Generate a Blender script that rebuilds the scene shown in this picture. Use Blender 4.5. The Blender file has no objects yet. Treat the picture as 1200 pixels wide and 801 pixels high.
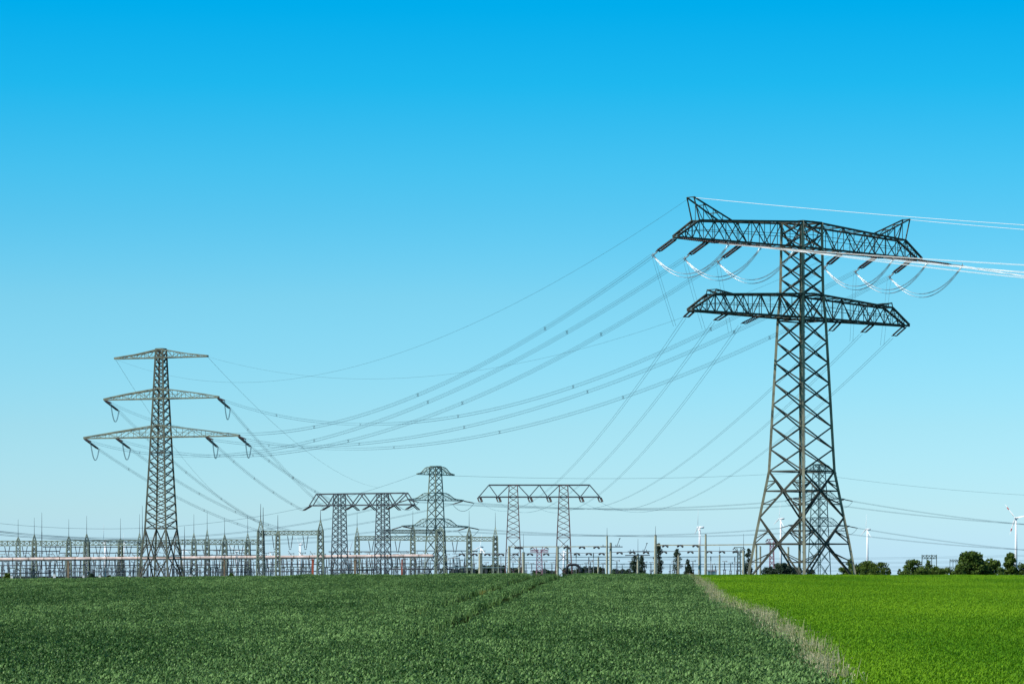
import bpy, math, random
import numpy as np
random.seed(7); RNG = np.random.default_rng(7)
SC = bpy.context.scene
COL = SC.collection
F = 4150.0; HY = 670.0; EZ = 3.0          # focal length in photo pixels, horizon row, eye height

# ------------------------------------------------------------------ camera
cd = bpy.data.cameras.new('camera'); cam = bpy.data.objects.new('camera', cd); COL.objects.link(cam)
cam.location = (0, 0, EZ); cam.rotation_euler = (math.radians(90), 0, 0)
cd.sensor_width = 36; cd.lens = F / 1200 * 36
cd.shift_y = (HY - 400.5) / 1200
cd.clip_start = 0.5; cd.clip_end = 40000
SC.camera = cam

# ------------------------------------------------------------------ sky, sun, exposure
SUN = np.array([-0.571, -0.416, 0.707]); SUN /= np.linalg.norm(SUN)
w = bpy.data.worlds.new('World'); SC.world = w; w.use_nodes = True
nt = w.node_tree; nt.nodes.clear()
out = nt.nodes.new('ShaderNodeOutputWorld'); bg = nt.nodes.new('ShaderNodeBackground')
sky = nt.nodes.new('ShaderNodeTexSky'); sky.sky_type = 'NISHITA'; sky.sun_disc = False
sky.sun_elevation = math.asin(SUN[2]); sky.sun_rotation = math.atan2(SUN[0], SUN[1])
sky.air_density = 1.0; sky.dust_density = 0.3; sky.ozone_density = 2.0
tc = nt.nodes.new('ShaderNodeTexCoord'); sep = nt.nodes.new('ShaderNodeSeparateXYZ')
nt.links.new(tc.outputs['Generated'], sep.inputs[0])
zr = nt.nodes.new('ShaderNodeMath'); zr.operation = 'MAXIMUM'; zr.inputs[1].default_value = 0.0
nt.links.new(sep.outputs['Z'], zr.inputs[0])
zc = nt.nodes.new('ShaderNodeValToRGB')      # how fast the air clears with height (steep near the horizon)
zc.color_ramp.interpolation = 'B_SPLINE'
nt.links.new(zr.outputs[0], zc.inputs[0])
SKY_H = [(0.0, 0.02), (0.05, 0.12), (0.10, 0.28), (0.16, 0.55), (0.25, 0.8), (1.0, 1.0)]
el = zc.color_ramp.elements
while len(el) < len(SKY_H): el.new(0.5)
for e, (p, v) in zip(el, SKY_H): e.position = p; e.color = (v, v, v, 1)
cmb = nt.nodes.new('ShaderNodeCombineXYZ')
nt.links.new(sep.outputs['X'], cmb.inputs['X']); nt.links.new(sep.outputs['Y'], cmb.inputs['Y']); nt.links.new(zc.outputs[0], cmb.inputs['Z'])
nrm = nt.nodes.new('ShaderNodeVectorMath'); nrm.operation = 'NORMALIZE'
nt.links.new(cmb.outputs[0], nrm.inputs[0]); nt.links.new(nrm.outputs[0], sky.inputs['Vector'])
gam = nt.nodes.new('ShaderNodeGamma'); gam.inputs[1].default_value = 1.0
nt.links.new(sky.outputs[0], gam.inputs[0])
mulc = nt.nodes.new('ShaderNodeMix'); mulc.data_type = 'RGBA'; mulc.blend_type = 'MULTIPLY'; mulc.inputs[0].default_value = 1.0
nt.links.new(gam.outputs[0], mulc.inputs[6])
# colour of the clear northern air by height above the horizon
gz2 = nt.nodes.new('ShaderNodeMath'); gz2.operation = 'MULTIPLY'; gz2.inputs[1].default_value = 2.0; nt.links.new(zr.outputs[0], gz2.inputs[0])
gr = nt.nodes.new('ShaderNodeValToRGB'); nt.links.new(gz2.outputs[0], gr.inputs[0])
GRADE = [(0, .64, .85, 1.23), (.0048, .67, .885, 1.21), (.017, .757, .98, 1.12), (.041, .80, 1.15, 1.14), (.077, .753, 1.50, 1.365), (.1125, .356, 1.817, 1.76),
         (.136, .09, 1.94, 2.01), (.158, 0, 1.96, 2.21), (.20, .05, 1.9, 2.2), (.35, .7, 1.4, 1.5), (.5, 1, 1.2, 1.2)]
ge = gr.color_ramp.elements
while len(ge) < len(GRADE): ge.new(0.5)
for e, (p, r_, g_, b_) in zip(ge, GRADE): e.position = p * 2; e.color = tuple(v * (1.412 if p < .25 else 1.2) for v in (r_, g_, b_)) + (1,)
nt.links.new(gr.outputs[0], mulc.inputs[7])
nt.links.new(mulc.outputs[2], bg.inputs['Color']); bg.inputs['Strength'].default_value = 0.085
nt.links.new(bg.outputs[0], out.inputs['Surface'])

sd = bpy.data.lights.new('sun', 'SUN'); sd.energy = 5.0; sd.angle = math.radians(0.53); sd.color = (1.0, 0.95, 0.87)
so = bpy.data.objects.new('sun', sd); COL.objects.link(so)
from mathutils import Vector, Matrix
so.rotation_euler = Vector(SUN).to_track_quat('Z', 'Y').to_euler()
so.location = (-200, -100, 300)
SC.view_settings.view_transform = 'Standard'; SC.view_settings.look = 'None'
SC.view_settings.exposure = 0.0; SC.view_settings.gamma = 1.0; SC.view_settings.use_curve_mapping = False

# ------------------------------------------------------------------ materials
def mat(name, c, rough=0.6, metal=0.0, var=0.0, scale=1.0, trans=0.0, spec=0.5, bump=0.0):
    m = bpy.data.materials.new(name); m.use_nodes = True; n = m.node_tree; b = n.nodes['Principled BSDF']
    b.inputs['Base Color'].default_value = (*c, 1); b.inputs['Roughness'].default_value = rough
    b.inputs['Metallic'].default_value = metal; b.inputs['Specular IOR Level'].default_value = spec
    if var:
        t = n.nodes.new('ShaderNodeTexNoise'); t.inputs['Scale'].default_value = scale; t.inputs['Detail'].default_value = 5
        g = n.nodes.new('ShaderNodeNewGeometry'); n.links.new(g.outputs['Position'], t.inputs['Vector'])
        r = n.nodes.new('ShaderNodeValToRGB')
        r.color_ramp.elements[0].position = 0.3; r.color_ramp.elements[1].position = 0.72
        r.color_ramp.elements[0].color = (*[x * (1 - var) for x in c], 1); r.color_ramp.elements[1].color = (*[min(1, x * (1 + var)) for x in c], 1)
        n.links.new(t.outputs[0], r.inputs[0]); n.links.new(r.outputs[0], b.inputs['Base Color'])
    return m
M = {}
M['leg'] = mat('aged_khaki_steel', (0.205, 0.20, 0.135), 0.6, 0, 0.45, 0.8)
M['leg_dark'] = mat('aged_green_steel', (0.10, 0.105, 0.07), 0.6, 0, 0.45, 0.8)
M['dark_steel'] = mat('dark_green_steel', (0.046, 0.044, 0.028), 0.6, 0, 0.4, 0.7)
M['green_steel'] = mat('pale_green_steel', (0.21, 0.25, 0.185), 0.6, 0, 0.4, 0.5)
M['arm_steel'] = mat('grey_green_arm_steel', (0.15, 0.165, 0.115), 0.6, 0, 0.4, 0.5)
M['far_steel'] = mat('grey_green_steel', (0.085, 0.115, 0.10), 0.6, 0, 0.3, 0.5)
M['teal_steel'] = mat('blue_green_steel', (0.075, 0.14, 0.135), 0.6, 0, 0.3, 0.5)
M['blue_steel'] = mat('dark_grey_steel', (0.05, 0.06, 0.07), 0.6, 0, 0.35, 0.6)
M['rust_steel'] = mat('brown_red_steel', (0.115, 0.06, 0.055), 0.65, 0, 0.35, 0.6)
M['magenta_steel'] = mat('faded_red_steel', (0.27, 0.14, 0.18), 0.6, 0, 0.3, 0.6)
M['aluminium'] = mat('weathered_aluminium', (0.50, 0.52, 0.53), 0.4, 0.9)
M['bright_wire'] = mat('new_bright_wire', (0.80, 0.80, 0.79), 0.5, 0.25)  # sun glint on aluminium put into a near-white base colour
M['dull_wire'] = mat('dull_aluminium_wire', (0.09, 0.19, 0.23), 0.5, 0.2)  # aluminium with the blue of the surrounding sky put into its colour
M['insulator'] = mat('brown_porcelain', (0.035, 0.02, 0.016), 0.3)
M['dark_ins'] = mat('dark_insulator', (0.05, 0.055, 0.06), 0.35)
M['fitting'] = mat('galvanised_fitting', (0.3, 0.3, 0.29), 0.5, 0.3)
M['concrete'] = mat('weathered_concrete', (0.40, 0.385, 0.275), 0.9, 0, 0.25, 0.6)
M['white'] = mat('white_turbine_paint', (0.80, 0.81, 0.82), 0.4)
M['red'] = mat('red_marking_paint', (0.55, 0.06, 0.06), 0.45)
M['pipe'] = mat('pipe_jacket', (0.62, 0.47, 0.41), 0.5, 0.0, 0.35, 0.5)
M['redpost'] = mat('red_oxide_paint', (0.35, 0.07, 0.03), 0.6, 0, 0.3, 0.7)
M['brownpost'] = mat('rusty_brown_support', (0.20, 0.14, 0.085), 0.8, 0, 0.3, 0.7)
M['bark'] = mat('bark', (0.07, 0.05, 0.035), 0.9, 0, 0.4, 3)
M['bluegrey'] = mat('teal_cladding', (0.10, 0.22, 0.25), 0.5, 0, 0.15, 0.5)
M['cabinet'] = mat('pale_grey_cabinet', (0.6, 0.6, 0.58), 0.5, 0, 0.1, 0.6)
M['duct'] = mat('black_duct', (0.03, 0.03, 0.033), 0.4)

def leafmat(name, c0, c1, rough=0.5, trans=0.25, spec=0.4, attr=True):
    m = bpy.data.materials.new(name); m.use_nodes = True; n = m.node_tree; b = n.nodes['Principled BSDF']
    b.inputs['Roughness'].default_value = rough; b.inputs['Specular IOR Level'].default_value = spec
    r = n.nodes.new('ShaderNodeValToRGB')
    for e, c in zip(r.color_ramp.elements, (c0, c1)): e.color = (*c, 1)
    if attr:
        a = n.nodes.new('ShaderNodeAttribute'); a.attribute_type = 'INSTANCER'; a.attribute_name = 'tint'
        g_ = n.nodes.new('ShaderNodeAttribute'); g_.attribute_type = 'GEOMETRY'; g_.attribute_name = 'age'
        ad = n.nodes.new('ShaderNodeMath'); ad.operation = 'ADD'; n.links.new(a.outputs['Fac'], ad.inputs[0]); n.links.new(g_.outputs['Fac'], ad.inputs[1])
        n.links.new(ad.outputs[0], r.inputs[0])
    else:
        a = n.nodes.new('ShaderNodeAttribute'); a.attribute_type = 'GEOMETRY'; a.attribute_name = 'tint'
        n.links.new(a.outputs['Fac'], r.inputs[0])
    tr = n.nodes.new('ShaderNodeBsdfTranslucent'); mx = n.nodes.new('ShaderNodeMixShader'); mx.inputs[0].default_value = trans
    n.links.new(r.outputs[0], b.inputs['Base Color']); n.links.new(r.outputs[0], tr.inputs['Color'])
    n.links.new(b.outputs[0], mx.inputs[1]); n.links.new(tr.outputs[0], mx.inputs[2])
    n.links.new(mx.outputs[0], n.nodes['Material Output'].inputs['Surface'])
    return m

# ------------------------------------------------------------------ helpers
def P(px, py, Y): return np.array([(px - 600) * Y / F, Y, EZ + (HY - py) * Y / F])
def mpp(Y): return Y / F
class MB:
    def __init__(s): s.v = []; s.f = []; s.n = 0; s.sm = False
    def add(s, v, f):
        v = np.asarray(v, float); s.v.append(v)
        s.f += [tuple(int(i) + s.n for i in q) for q in f]; s.n += len(v)
    def bar(s, p, q, w, h=None, caps=True):
        p = np.asarray(p, float); q = np.asarray(q, float); d = q - p; L = np.linalg.norm(d)
        if L < 1e-6: return
        d /= L; up = np.array([0, 0, 1.0]) if abs(d[2]) < 0.95 else np.array([0, 1.0, 0])
        a = np.cross(d, up); a /= np.linalg.norm(a); b = np.cross(a, d); h = w if h is None else h
        o = [a * w / 2 + b * h / 2, -a * w / 2 + b * h / 2, -a * w / 2 - b * h / 2, a * w / 2 - b * h / 2]
        s.add([p + k for k in o] + [q + k for k in o], [(0, 1, 5, 4), (1, 2, 6, 5), (2, 3, 7, 6), (3, 0, 4, 7)] + ([(3, 2, 1, 0), (4, 5, 6, 7)] if caps else []))
    def angle(s, p, q, w, inward, t=0.035):
        """an L section: two flanges meeting at the outer corner, pointing inward"""
        p = np.asarray(p, float); q = np.asarray(q, float)
        for ax in inward:
            ax = np.asarray(ax, float)
            mid = ax * w / 2; d = (q - p) / np.linalg.norm(q - p); nn = np.cross(d, ax); nn /= np.linalg.norm(nn)
            o = [nn * t / 2, ax * w + nn * t / 2, ax * w - nn * t / 2, -nn * t / 2]
            s.add([p + k for k in o] + [q + k for k in o], [(0, 1, 5, 4), (1, 2, 6, 5), (2, 3, 7, 6), (3, 0, 4, 7), (3, 2, 1, 0), (4, 5, 6, 7)])
    def box(s, c, sx, sy, sz):
        c = np.asarray(c, float); s.bar(c - [0, 0, sz / 2], c + [0, 0, sz / 2], sx, sy)
    def tube(s, pts, r, n=6, closed=True):
        pts = np.asarray(pts, float); N = len(pts)
        r = np.broadcast_to(np.asarray(r, float), (N,))
        d = np.gradient(pts, axis=0); d /= np.linalg.norm(d, axis=1)[:, None] + 1e-12
        up = np.array([0, 0, 1.0]) if abs(d[:, 2]).mean() < 0.9 else np.array([0, 1.0, 0])
        a = np.cross(d, up); a /= np.linalg.norm(a, axis=1)[:, None] + 1e-12; b = np.cross(a, d)
        th = np.linspace(0, 2 * np.pi, n, endpoint=False)
        v = pts[:, None] + r[:, None, None] * (np.cos(th)[None, :, None] * a[:, None] + np.sin(th)[None, :, None] * b[:, None])
        f = [(i * n + k, i * n + (k + 1) % n, (i + 1) * n + (k + 1) % n, (i + 1) * n + k) for i in range(N - 1) for k in range(n)]
        if closed: f += [tuple(range(n - 1, -1, -1)), tuple((N - 1) * n + k for k in range(n))]
        s.add(v.reshape(-1, 3), f)
    def build(s, name, m, parent=None, smooth=False):
        me = bpy.data.meshes.new(name)
        V = np.concatenate(s.v); origin = np.zeros(3)
        if parent is None:
            origin = np.array([(V[:, 0].min() + V[:, 0].max()) / 2, (V[:, 1].min() + V[:, 1].max()) / 2, V[:, 2].min()]); V = V - origin
        else: V = V - np.array(parent.matrix_basis.translation) - (np.array(parent.parent.matrix_basis.translation) if parent.parent else 0)
        me.from_pydata(V.tolist(), [], s.f); me.update(); me.materials.append(m)
        if smooth or s.sm: me.polygons.foreach_set('use_smooth', [True] * len(me.polygons))
        o = bpy.data.objects.new(name, me); COL.objects.link(o); o.location = origin
        if parent is not None: o.parent = parent
        return o
def tag(o, label=None, cat=None, group=None, kind=None):
    if label: o['label'] = label
    if cat: o['category'] = cat
    if group: o['group'] = group
    if kind: o['kind'] = kind
    return o
def thing(name, loc, label, cat, group=None):
    o = bpy.data.objects.new(name, None); COL.objects.link(o); o.location = tuple(loc); o.empty_display_size = 1
    return tag(o, label, cat, group)
KIDS = {}
def copy_thing(o, loc, label=None, rotz=None, scale=None):
    c = o.copy(); COL.objects.link(c); c.location = tuple(loc)
    if rotz is not None: c.rotation_euler = (0, 0, rotz)
    if scale is not None: c.scale = scale
    if label: c['label'] = label
    for ch in list(o.children):
        k = ch.copy(); COL.objects.link(k); k.parent = c
        for g in ch.children:
            k2 = g.copy(); COL.objects.link(k2); k2.parent = k
    return c

# ------------------------------------------------------------------ terrain
def crest_drop(ang):      # drop of the crop top at the crest, by viewing angle X/Y
    px = 600 + F * ang
    return np.interp(px, [-600, 0, 300, 600, 812, 1200, 1800], [1.3, 0.95, 0.55, 0.26, 0.30, 0.36, 0.6])
def drop(x, y):
    x = np.asarray(x, float); y = np.asarray(y, float); yy = np.maximum(y, 5)
    c = crest_drop(np.clip(x / np.maximum(yy, 60), -0.3, 0.3))
    t = np.clip((yy - 70) / 370, -0.17, 1)
    d = 2.2 + (c - 2.2) * t
    d = d + 0.0020 * np.clip(yy - 440, 0, 2600) + 0.001 * np.clip(yy - 3040, 0, 1e6)
    return d + 0.04 * np.sin(x * 0.05 + yy * 0.011) * np.clip((440 - yy) / 200, 0, 1)
def gz(x, y): return EZ - drop(x, y) - 0.45            # bare ground
BY = np.array([0, 45, 71.6, 95, 116, 148, 198, 300, 382, 428, 2000]); BX = np.array([4.0, 5.6, 6.9, 8.25, 9.2, 10.9, 11.9, 16.5, 20, 21.9, 80])
def bound(y): return np.interp(y, BY, BX) + 0.10 * np.sin(y * 0.13) + 0.08 * np.sin(y * 0.31 + 1)

def grid_mesh(name, xs_fn, ys, zoff, material):
    rows = [np.asarray(xs_fn(y), float) for y in ys]; nx = len(rows[0])
    V = np.array([[x, y, gz(x, y) + zoff] for y, r in zip(ys, rows) for x in r])
    Fc = [(i * nx + k, i * nx + k + 1, (i + 1) * nx + k + 1, (i + 1) * nx + k) for i in range(len(ys) - 1) for k in range(nx - 1)]
    me = bpy.data.meshes.new(name); me.from_pydata(V.tolist(), [], Fc); me.update(); me.materials.append(material)
    me.polygons.foreach_set('use_smooth', [True] * len(me.polygons))
    o = bpy.data.objects.new(name, me); COL.objects.link(o); tag(o, kind='structure'); return o
ys = np.concatenate([[-3000, -300, -50, 0, 20, 40], np.arange(50, 470, 10), np.arange(480, 1000, 40), [1100, 1300, 1600, 2000, 2600, 3040, 4000, 6000, 9000, 14000, 25000]])
xa = np.concatenate([[-15000, -4000, -1200, -400, -200], np.arange(-120, 121, 8), [200, 400, 1200, 4000, 15000]])
M['soil'] = mat('earth_and_low_green', (0.012, 0.022, 0.006), 1.0, 0, 0.5, 0.8, spec=0.0)
M['low_green'] = mat('low_bright_green', (0.075, 0.165, 0.006), 1.0, 0, 0.3, 1.5, spec=0.0)
grid_mesh('ground', lambda y: xa, ys, 0.0, M['soil'])
grid_mesh('grass_field', lambda y: bound(y) + np.concatenate([np.linspace(0, 60, 30), [75, 95, 120, 160, 220]]), np.arange(42, 452, 5), 0.14, M['low_green'])

# ------------------------------------------------------------------ crops (uncountable: points carrying blades)
def blades(name, n, hlo, hhi, wid, spread, lean, m, base=-0.1, leaves=0, var=1.0):
    V = []; Fc = []; AG = []
    for i in range(n + leaves):
        ag = var * (random.choice((-.35, -.25, -.1, 0, .1, .45)) + random.uniform(-.08, .08))  # random old and new leaf tones, spread wide to paint highlights and dark gaps
        a = random.uniform(0, 2 * math.pi); r = spread * math.sqrt(random.random()); x, y = r * math.cos(a), r * math.sin(a)
        az = random.uniform(0, 2 * math.pi); h = random.uniform(hlo, hhi); ln = lean * random.uniform(0.2, 1.3); wd = wid * random.uniform(0.7, 1.3); zb0 = base; dr_ = 0.22 * ln / max(h, .1)
        if i >= n: zb0 = random.uniform(hlo, hhi) * .92; h = zb0 + random.uniform(.05, .11); ln = random.uniform(.08, .17); dr_ = random.uniform(.7, 1.5); wd *= .95
        fx, fy = math.cos(az), math.sin(az); b0 = len(V); K = 3
        for k in range(K + 1):
            t = k / K; z = zb0 + (h - zb0) * (t * (1.5 if i >= n else 1) - dr_ * t ** 3); o = ln * t * t
            ww = wd * (1 - t ** 2.2) * 0.5 + 0.001; tw = 0.5 * t
            px_, py_ = -math.sin(az + tw), math.cos(az + tw)
            V += [(x + fx * o + px_ * ww, y + fy * o + py_ * ww, z), (x + fx * o - px_ * ww, y + fy * o - py_ * ww, z)]
        AG += [ag] * (2 * K + 2)
        Fc += [(b0 + 2 * k, b0 + 2 * k + 1, b0 + 2 * k + 3, b0 + 2 * k + 2) for k in range(K)]
    me = bpy.data.meshes.new(name); me.from_pydata(V, [], Fc); me.update(); me.materials.append(m)
    me.polygons.foreach_set('use_smooth', [True] * len(me.polygons))
    me.attributes.new('age', 'FLOAT', 'POINT').data.foreach_set('value', AG)
    return bpy.data.objects.new(name, me)
def scatter(name, pts, scale, tint, protos, label, cat):
    N = len(pts); me = bpy.data.meshes.new(name); org = np.array([pts[:, 0].mean(), pts[:, 1].mean(), pts[:, 2].min()])
    me.vertices.add(N); me.vertices.foreach_set('co', (pts - org).astype(np.float32).ravel())
    for nm, arr, ty in (('yaw', RNG.uniform(0, 6.283, N), 'FLOAT'), ('size', scale, 'FLOAT'), ('tint', tint, 'FLOAT'), ('pick', RNG.integers(0, len(protos), N), 'INT')):
        at = me.attributes.new(nm, ty, 'POINT'); at.data.foreach_set('value', np.asarray(arr, np.int32 if ty == 'INT' else np.float32))
    o = bpy.data.objects.new(name, me); COL.objects.link(o); o.location = org
    c = bpy.data.collections.new(name + '_blades')
    for p in protos: c.objects.link(p)
    g = bpy.data.node_groups.new(name, 'GeometryNodeTree')
    g.interface.new_socket('Geometry', in_out='INPUT', socket_type='NodeSocketGeometry'); g.interface.new_socket('Geometry', in_out='OUTPUT', socket_type='NodeSocketGeometry')
    gi = g.nodes.new('NodeGroupInput'); go = g.nodes.new('NodeGroupOutput'); ip = g.nodes.new('GeometryNodeInstanceOnPoints')
    ci = g.nodes.new('GeometryNodeCollectionInfo'); ci.inputs['Collection'].default_value = c; ci.inputs['Separate Children'].default_value = True; ci.inputs['Reset Children'].default_value = True
    def na(n, ty):
        q = g.nodes.new('GeometryNodeInputNamedAttribute'); q.data_type = ty; q.inputs['Name'].default_value = n; return q.outputs['Attribute']
    cx = g.nodes.new('ShaderNodeCombineXYZ'); g.links.new(na('yaw', 'FLOAT'), cx.inputs['Z'])
    g.links.new(gi.outputs[0], ip.inputs['Points']); g.links.new(ci.outputs[0], ip.inputs['Instance']); ip.inputs['Pick Instance'].default_value = True
    g.links.new(na('pick', 'INT'), ip.inputs['Instance Index']); g.links.new(cx.outputs[0], ip.inputs['Rotation']); g.links.new(na('size', 'FLOAT'), ip.inputs['Scale'])
    g.links.new(ip.outputs[0], go.inputs[0])
    md = o.modifiers.new('blades', 'NODES'); md.node_group = g
    return tag(o, label, cat, kind='stuff')
def vnoise(x, y, s, seed):
    r = np.random.default_rng(seed); T = r.random((64, 64)); u = x / s; v = y / s
    i = np.floor(u).astype(int); j = np.floor(v).astype(int); fu = u - i; fv = v - j; fu = fu * fu * (3 - 2 * fu); fv = fv * fv * (3 - 2 * fv)
    g = lambda a, b: T[a % 64, b % 64]
    return (g(i, j) * (1 - fu) + g(i + 1, j) * fu) * (1 - fv) + (g(i, j + 1) * (1 - fu) + g(i + 1, j + 1) * fu) * fv
def field_points(dens, ylo, yhi, left):
    n = int(dens(np.linspace(ylo, yhi, 200)).max() * (yhi - ylo) * (yhi * 1300 / F + 22))
    y = RNG.uniform(ylo, yhi, n); x = RNG.uniform(-0.5, 0.5, n) * (yhi * 1300 / F + 22)
    k = (np.abs(x) < y * 650 / F + 11) & (RNG.random(n) < dens(y) / dens(np.linspace(ylo, yhi, 200)).max())
    k &= (x < bound(y)) if left else (x > bound(y))
    return x[k], y[k]
WH = leafmat('wheat_leaf', (0.013, 0.058, 0.004), (0.17, 0.30, 0.085), 0.5, 0.18, 0.2)
wp = [blades('wheat_clump', 17, 0.16, 0.45, 0.033, 0.26, 0.16, WH, leaves=10) for _ in range(5)]
x, y = field_points(lambda y: np.interp(y, [60, 100, 160, 440], [11, 8, 4.5, 2.6]), 62, 452, True)
T1 = (np.array([112, 165, 240, 325, 357, 445]), np.array([-3.4, -1.9, 0.1, 2.2, 3.4, 6.2]))
T2 = (np.array([160, 175, 325, 445]), np.array([-4.9, -4.3, -0.3, 2.9]))
cut = np.zeros(len(x), bool); low = np.ones(len(x))
for ty, tx in (T1, T2):
    dx = x - np.interp(y, ty, tx) - 0.12 * np.sin(y * .1); hw_ = np.interp(y, [112, 200, 445], [.40, .50, .76]); on = (y > ty[0]) & (y < 448)
    cut |= (np.abs(dx) < hw_) & on
    low = np.where(on & (dx > 0) & (dx < hw_ + np.interp(y, [112, 445], [.35, .9])), .55, low)
edge = bound(y) - x + 0.35 * (vnoise(x, y * .3, .8, 41) - .5)
keep = (~cut | (RNG.random(len(x)) < 0.02)) & ((edge > np.interp(y, [66, 100, 430], [.25, .40, .8])) | (RNG.random(len(x)) < .18)); x = x[keep]; y = y[keep]; low = low[keep]
hn = vnoise(x * 1.0, y * 0.18, 1.6, 3); big_n = vnoise(x, y * 0.3, 5.0, 4); wd = vnoise(x, y * .35, 2.3, 9)
sc = (0.66 + 0.34 * hn + 0.30 * big_n) * np.interp(y, [60, 200, 440], [1.0, 1.15, 1.45]) * low
z = gz(x, y) + 0.45 - 0.42 * np.minimum(sc / low, 1.3) + 0.02
tint = np.clip(0.47 + 0.5 * (big_n - .5) + 0.45 * (vnoise(x, y * .12, 6.0, 77) - .5) + RNG.normal(0, 0.22, len(x)), 0, 1)
scatter('wheat', np.stack([x, y, z], 1), sc, tint, wp, 'dark blue-green wheat crop filling the left and middle of the field', 'crop')
# yellow weeds standing in the wheat
YW = leafmat('yellow_weed', (0.10, 0.14, 0.02), (0.30, 0.28, 0.05), 0.6, 0.3)
yp = [blades('weed_clump', 14, 0.15, 0.44, 0.035, 0.3, 0.14, YW) for _ in range(2)]
x2, y2 = field_points(lambda y: np.full_like(y, 0.8), 66, 300, True)
k = ((vnoise(x2, y2 * .35, 2.3, 9) > 0.80) | ((bound(y2) - x2 < .9) & (y2 < 105))) & ~((np.abs(x2 - np.interp(y2, T1[0], T1[1]) + .4) < 1.8) & (y2 > 105)); x2 = x2[k]; y2 = y2[k]
scatter('weeds', np.stack([x2, y2, gz(x2, y2) + 0.06], 1), RNG.uniform(.8, 1.15, len(x2)), RNG.random(len(x2)), yp, 'scattered yellowish weeds growing among the dark wheat', 'weeds')
# the bright green young crop on the right
BG = leafmat('young_green_blade', (0.060, 0.19, 0.004), (0.215, 0.40, 0.014), 0.6, 0.3, 0.1)
gp = [blades('grass_clump', 13, 0.06, 0.18, 0.024, 0.28, 0.18, BG, leaves=8, var=.35) for _ in range(4)]
x, y = field_points(lambda y: np.interp(y, [60, 100, 160, 450], [14, 10, 6, 4]), 62, 455, False)
hn = vnoise(x, y * .2, 1.2, 13); bn = vnoise(x, y * .25, 7.0, 14)
sc = (0.82 + 0.22 * hn + .14 * bn) * np.interp(y, [60, 200, 450], [1.0, 1.2, 1.5])
scatter('young_crop', np.stack([x, y, gz(x, y) + 0.16], 1), sc, np.clip(0.45 + 0.7 * (bn - .5) + RNG.normal(0, .16, len(x)), 0, 1), gp, 'bright yellow-green young crop filling the right of the field', 'crop')
# dry margin between the two
DG = leafmat('dry_grass', (0.16, 0.19, 0.06), (0.66, 0.58, 0.36), 0.7, 0.3, 0.1)
dp = [blades('dry_clump', 9, 0.15, 0.68, 0.015, 0.20, 0.16, DG, leaves=3) for _ in range(3)]
n = 2700; y = 66 + (RNG.random(n) ** 1.4) * 370; off = RNG.normal(-0.10, 0.30, n) * np.interp(y, [66, 100, 430], [.75, 1.0, 1.3]); x = bound(y) + off - 0.05
k = vnoise(x, y * .3, 0.7, 21) > np.interp(y, [66, 80, 95, 105, 250, 430], [.72, .68, .54, .42, .46, .56]); x = x[k]; y = y[k]
scatter('dry_grass', np.stack([x, y, gz(x, y) + 0.05], 1), RNG.uniform(.75, 1.25, len(x)), RNG.random(len(x)), dp, 'pale dry grass strip along the line where the two crops meet', 'grass')

# ------------------------------------------------------------------ lattice builders
def corners(C, U, V, a, z): return [C + U * sx * a + V * sy * a + np.array([0, 0, z]) for sx, sy in ((-1, -1), (1, -1), (1, 1), (-1, 1))]
def lattice_body(parent, C, U, V, lv, legw, brw, mleg, mbr, horiz=(), base_k=0, single=False, leg_parts=True):
    """lv: list of (z, half width); X panels between consecutive levels; the first base_k panels are drawn as big diamonds"""
    br = MB(); legs = [MB() for _ in range(4)]
    for i in range(len(lv) - 1):
        (z0, a0), (z1, a1) = lv[i], lv[i + 1]; c0 = corners(C, U, V, a0, z0); c1 = corners(C, U, V, a1, z1)
        for k in range(4):
            legs[k].bar(c0[k], c1[k], legw, caps=(i == 0 or i == len(lv) - 2))
            j = (k + 1) % 4
            if i < base_k:
                up = i % 2 == 0
                mid = (c1[k] + c1[j]) / 2 if up else (c0[k] + c0[j]) / 2
                e0, e1 = (c0[k], c0[j]) if up else (c1[k], c1[j])
                br.bar(e0, mid, brw * 1.2); br.bar(e1, mid, brw * 1.2)
                if up: br.bar(c1[k], c1[j], brw * 1.25)
                # redundant members between the leg and the main diagonal
                la, lb = (c0, c1) if up else (c1, c0)
                for p_, q_ in ((k, j), (j, k)):
                    q1 = la[p_] * .5 + lb[p_] * .5; d1 = la[p_] * .5 + mid * .5
                    br.bar(q1, d1, brw * .75); br.bar(lb[p_] if not up else q1, d1 if not up else la[p_] * .25 + mid * .75, brw * .65)
                    br.bar(d1, la[p_] * .5 + lb[p_] * .5 if up else lb[p_], brw * .6) if up else br.bar(d1, la[p_] * .2 + lb[p_] * .8, brw * .6)
            else:
                br.bar(c0[k], c1[j], brw)
                if not single or k % 2 == 0: br.bar(c0[j], c1[k], brw)
        if i in horiz:
            for k in range(4): br.bar(c0[k], c0[(k + 1) % 4], brw * 1.15)
    ct = corners(C, U, V, lv[-1][1], lv[-1][0])
    for k in range(4): br.bar(ct[k], ct[(k + 1) % 4], brw)
    if leg_parts:
        for k in range(4): legs[k].build('leg', mleg, parent)
    else:
        m = MB()
        for l in legs: m.v += []
        for l in legs:
            off = m.n
            for v in l.v: m.v.append(v)
            m.f += [tuple(i + off for i in q) for q in l.f]; m.n += l.n
        m.build('legs', mleg, parent)
    br.build('bracing', mbr, parent)
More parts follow.
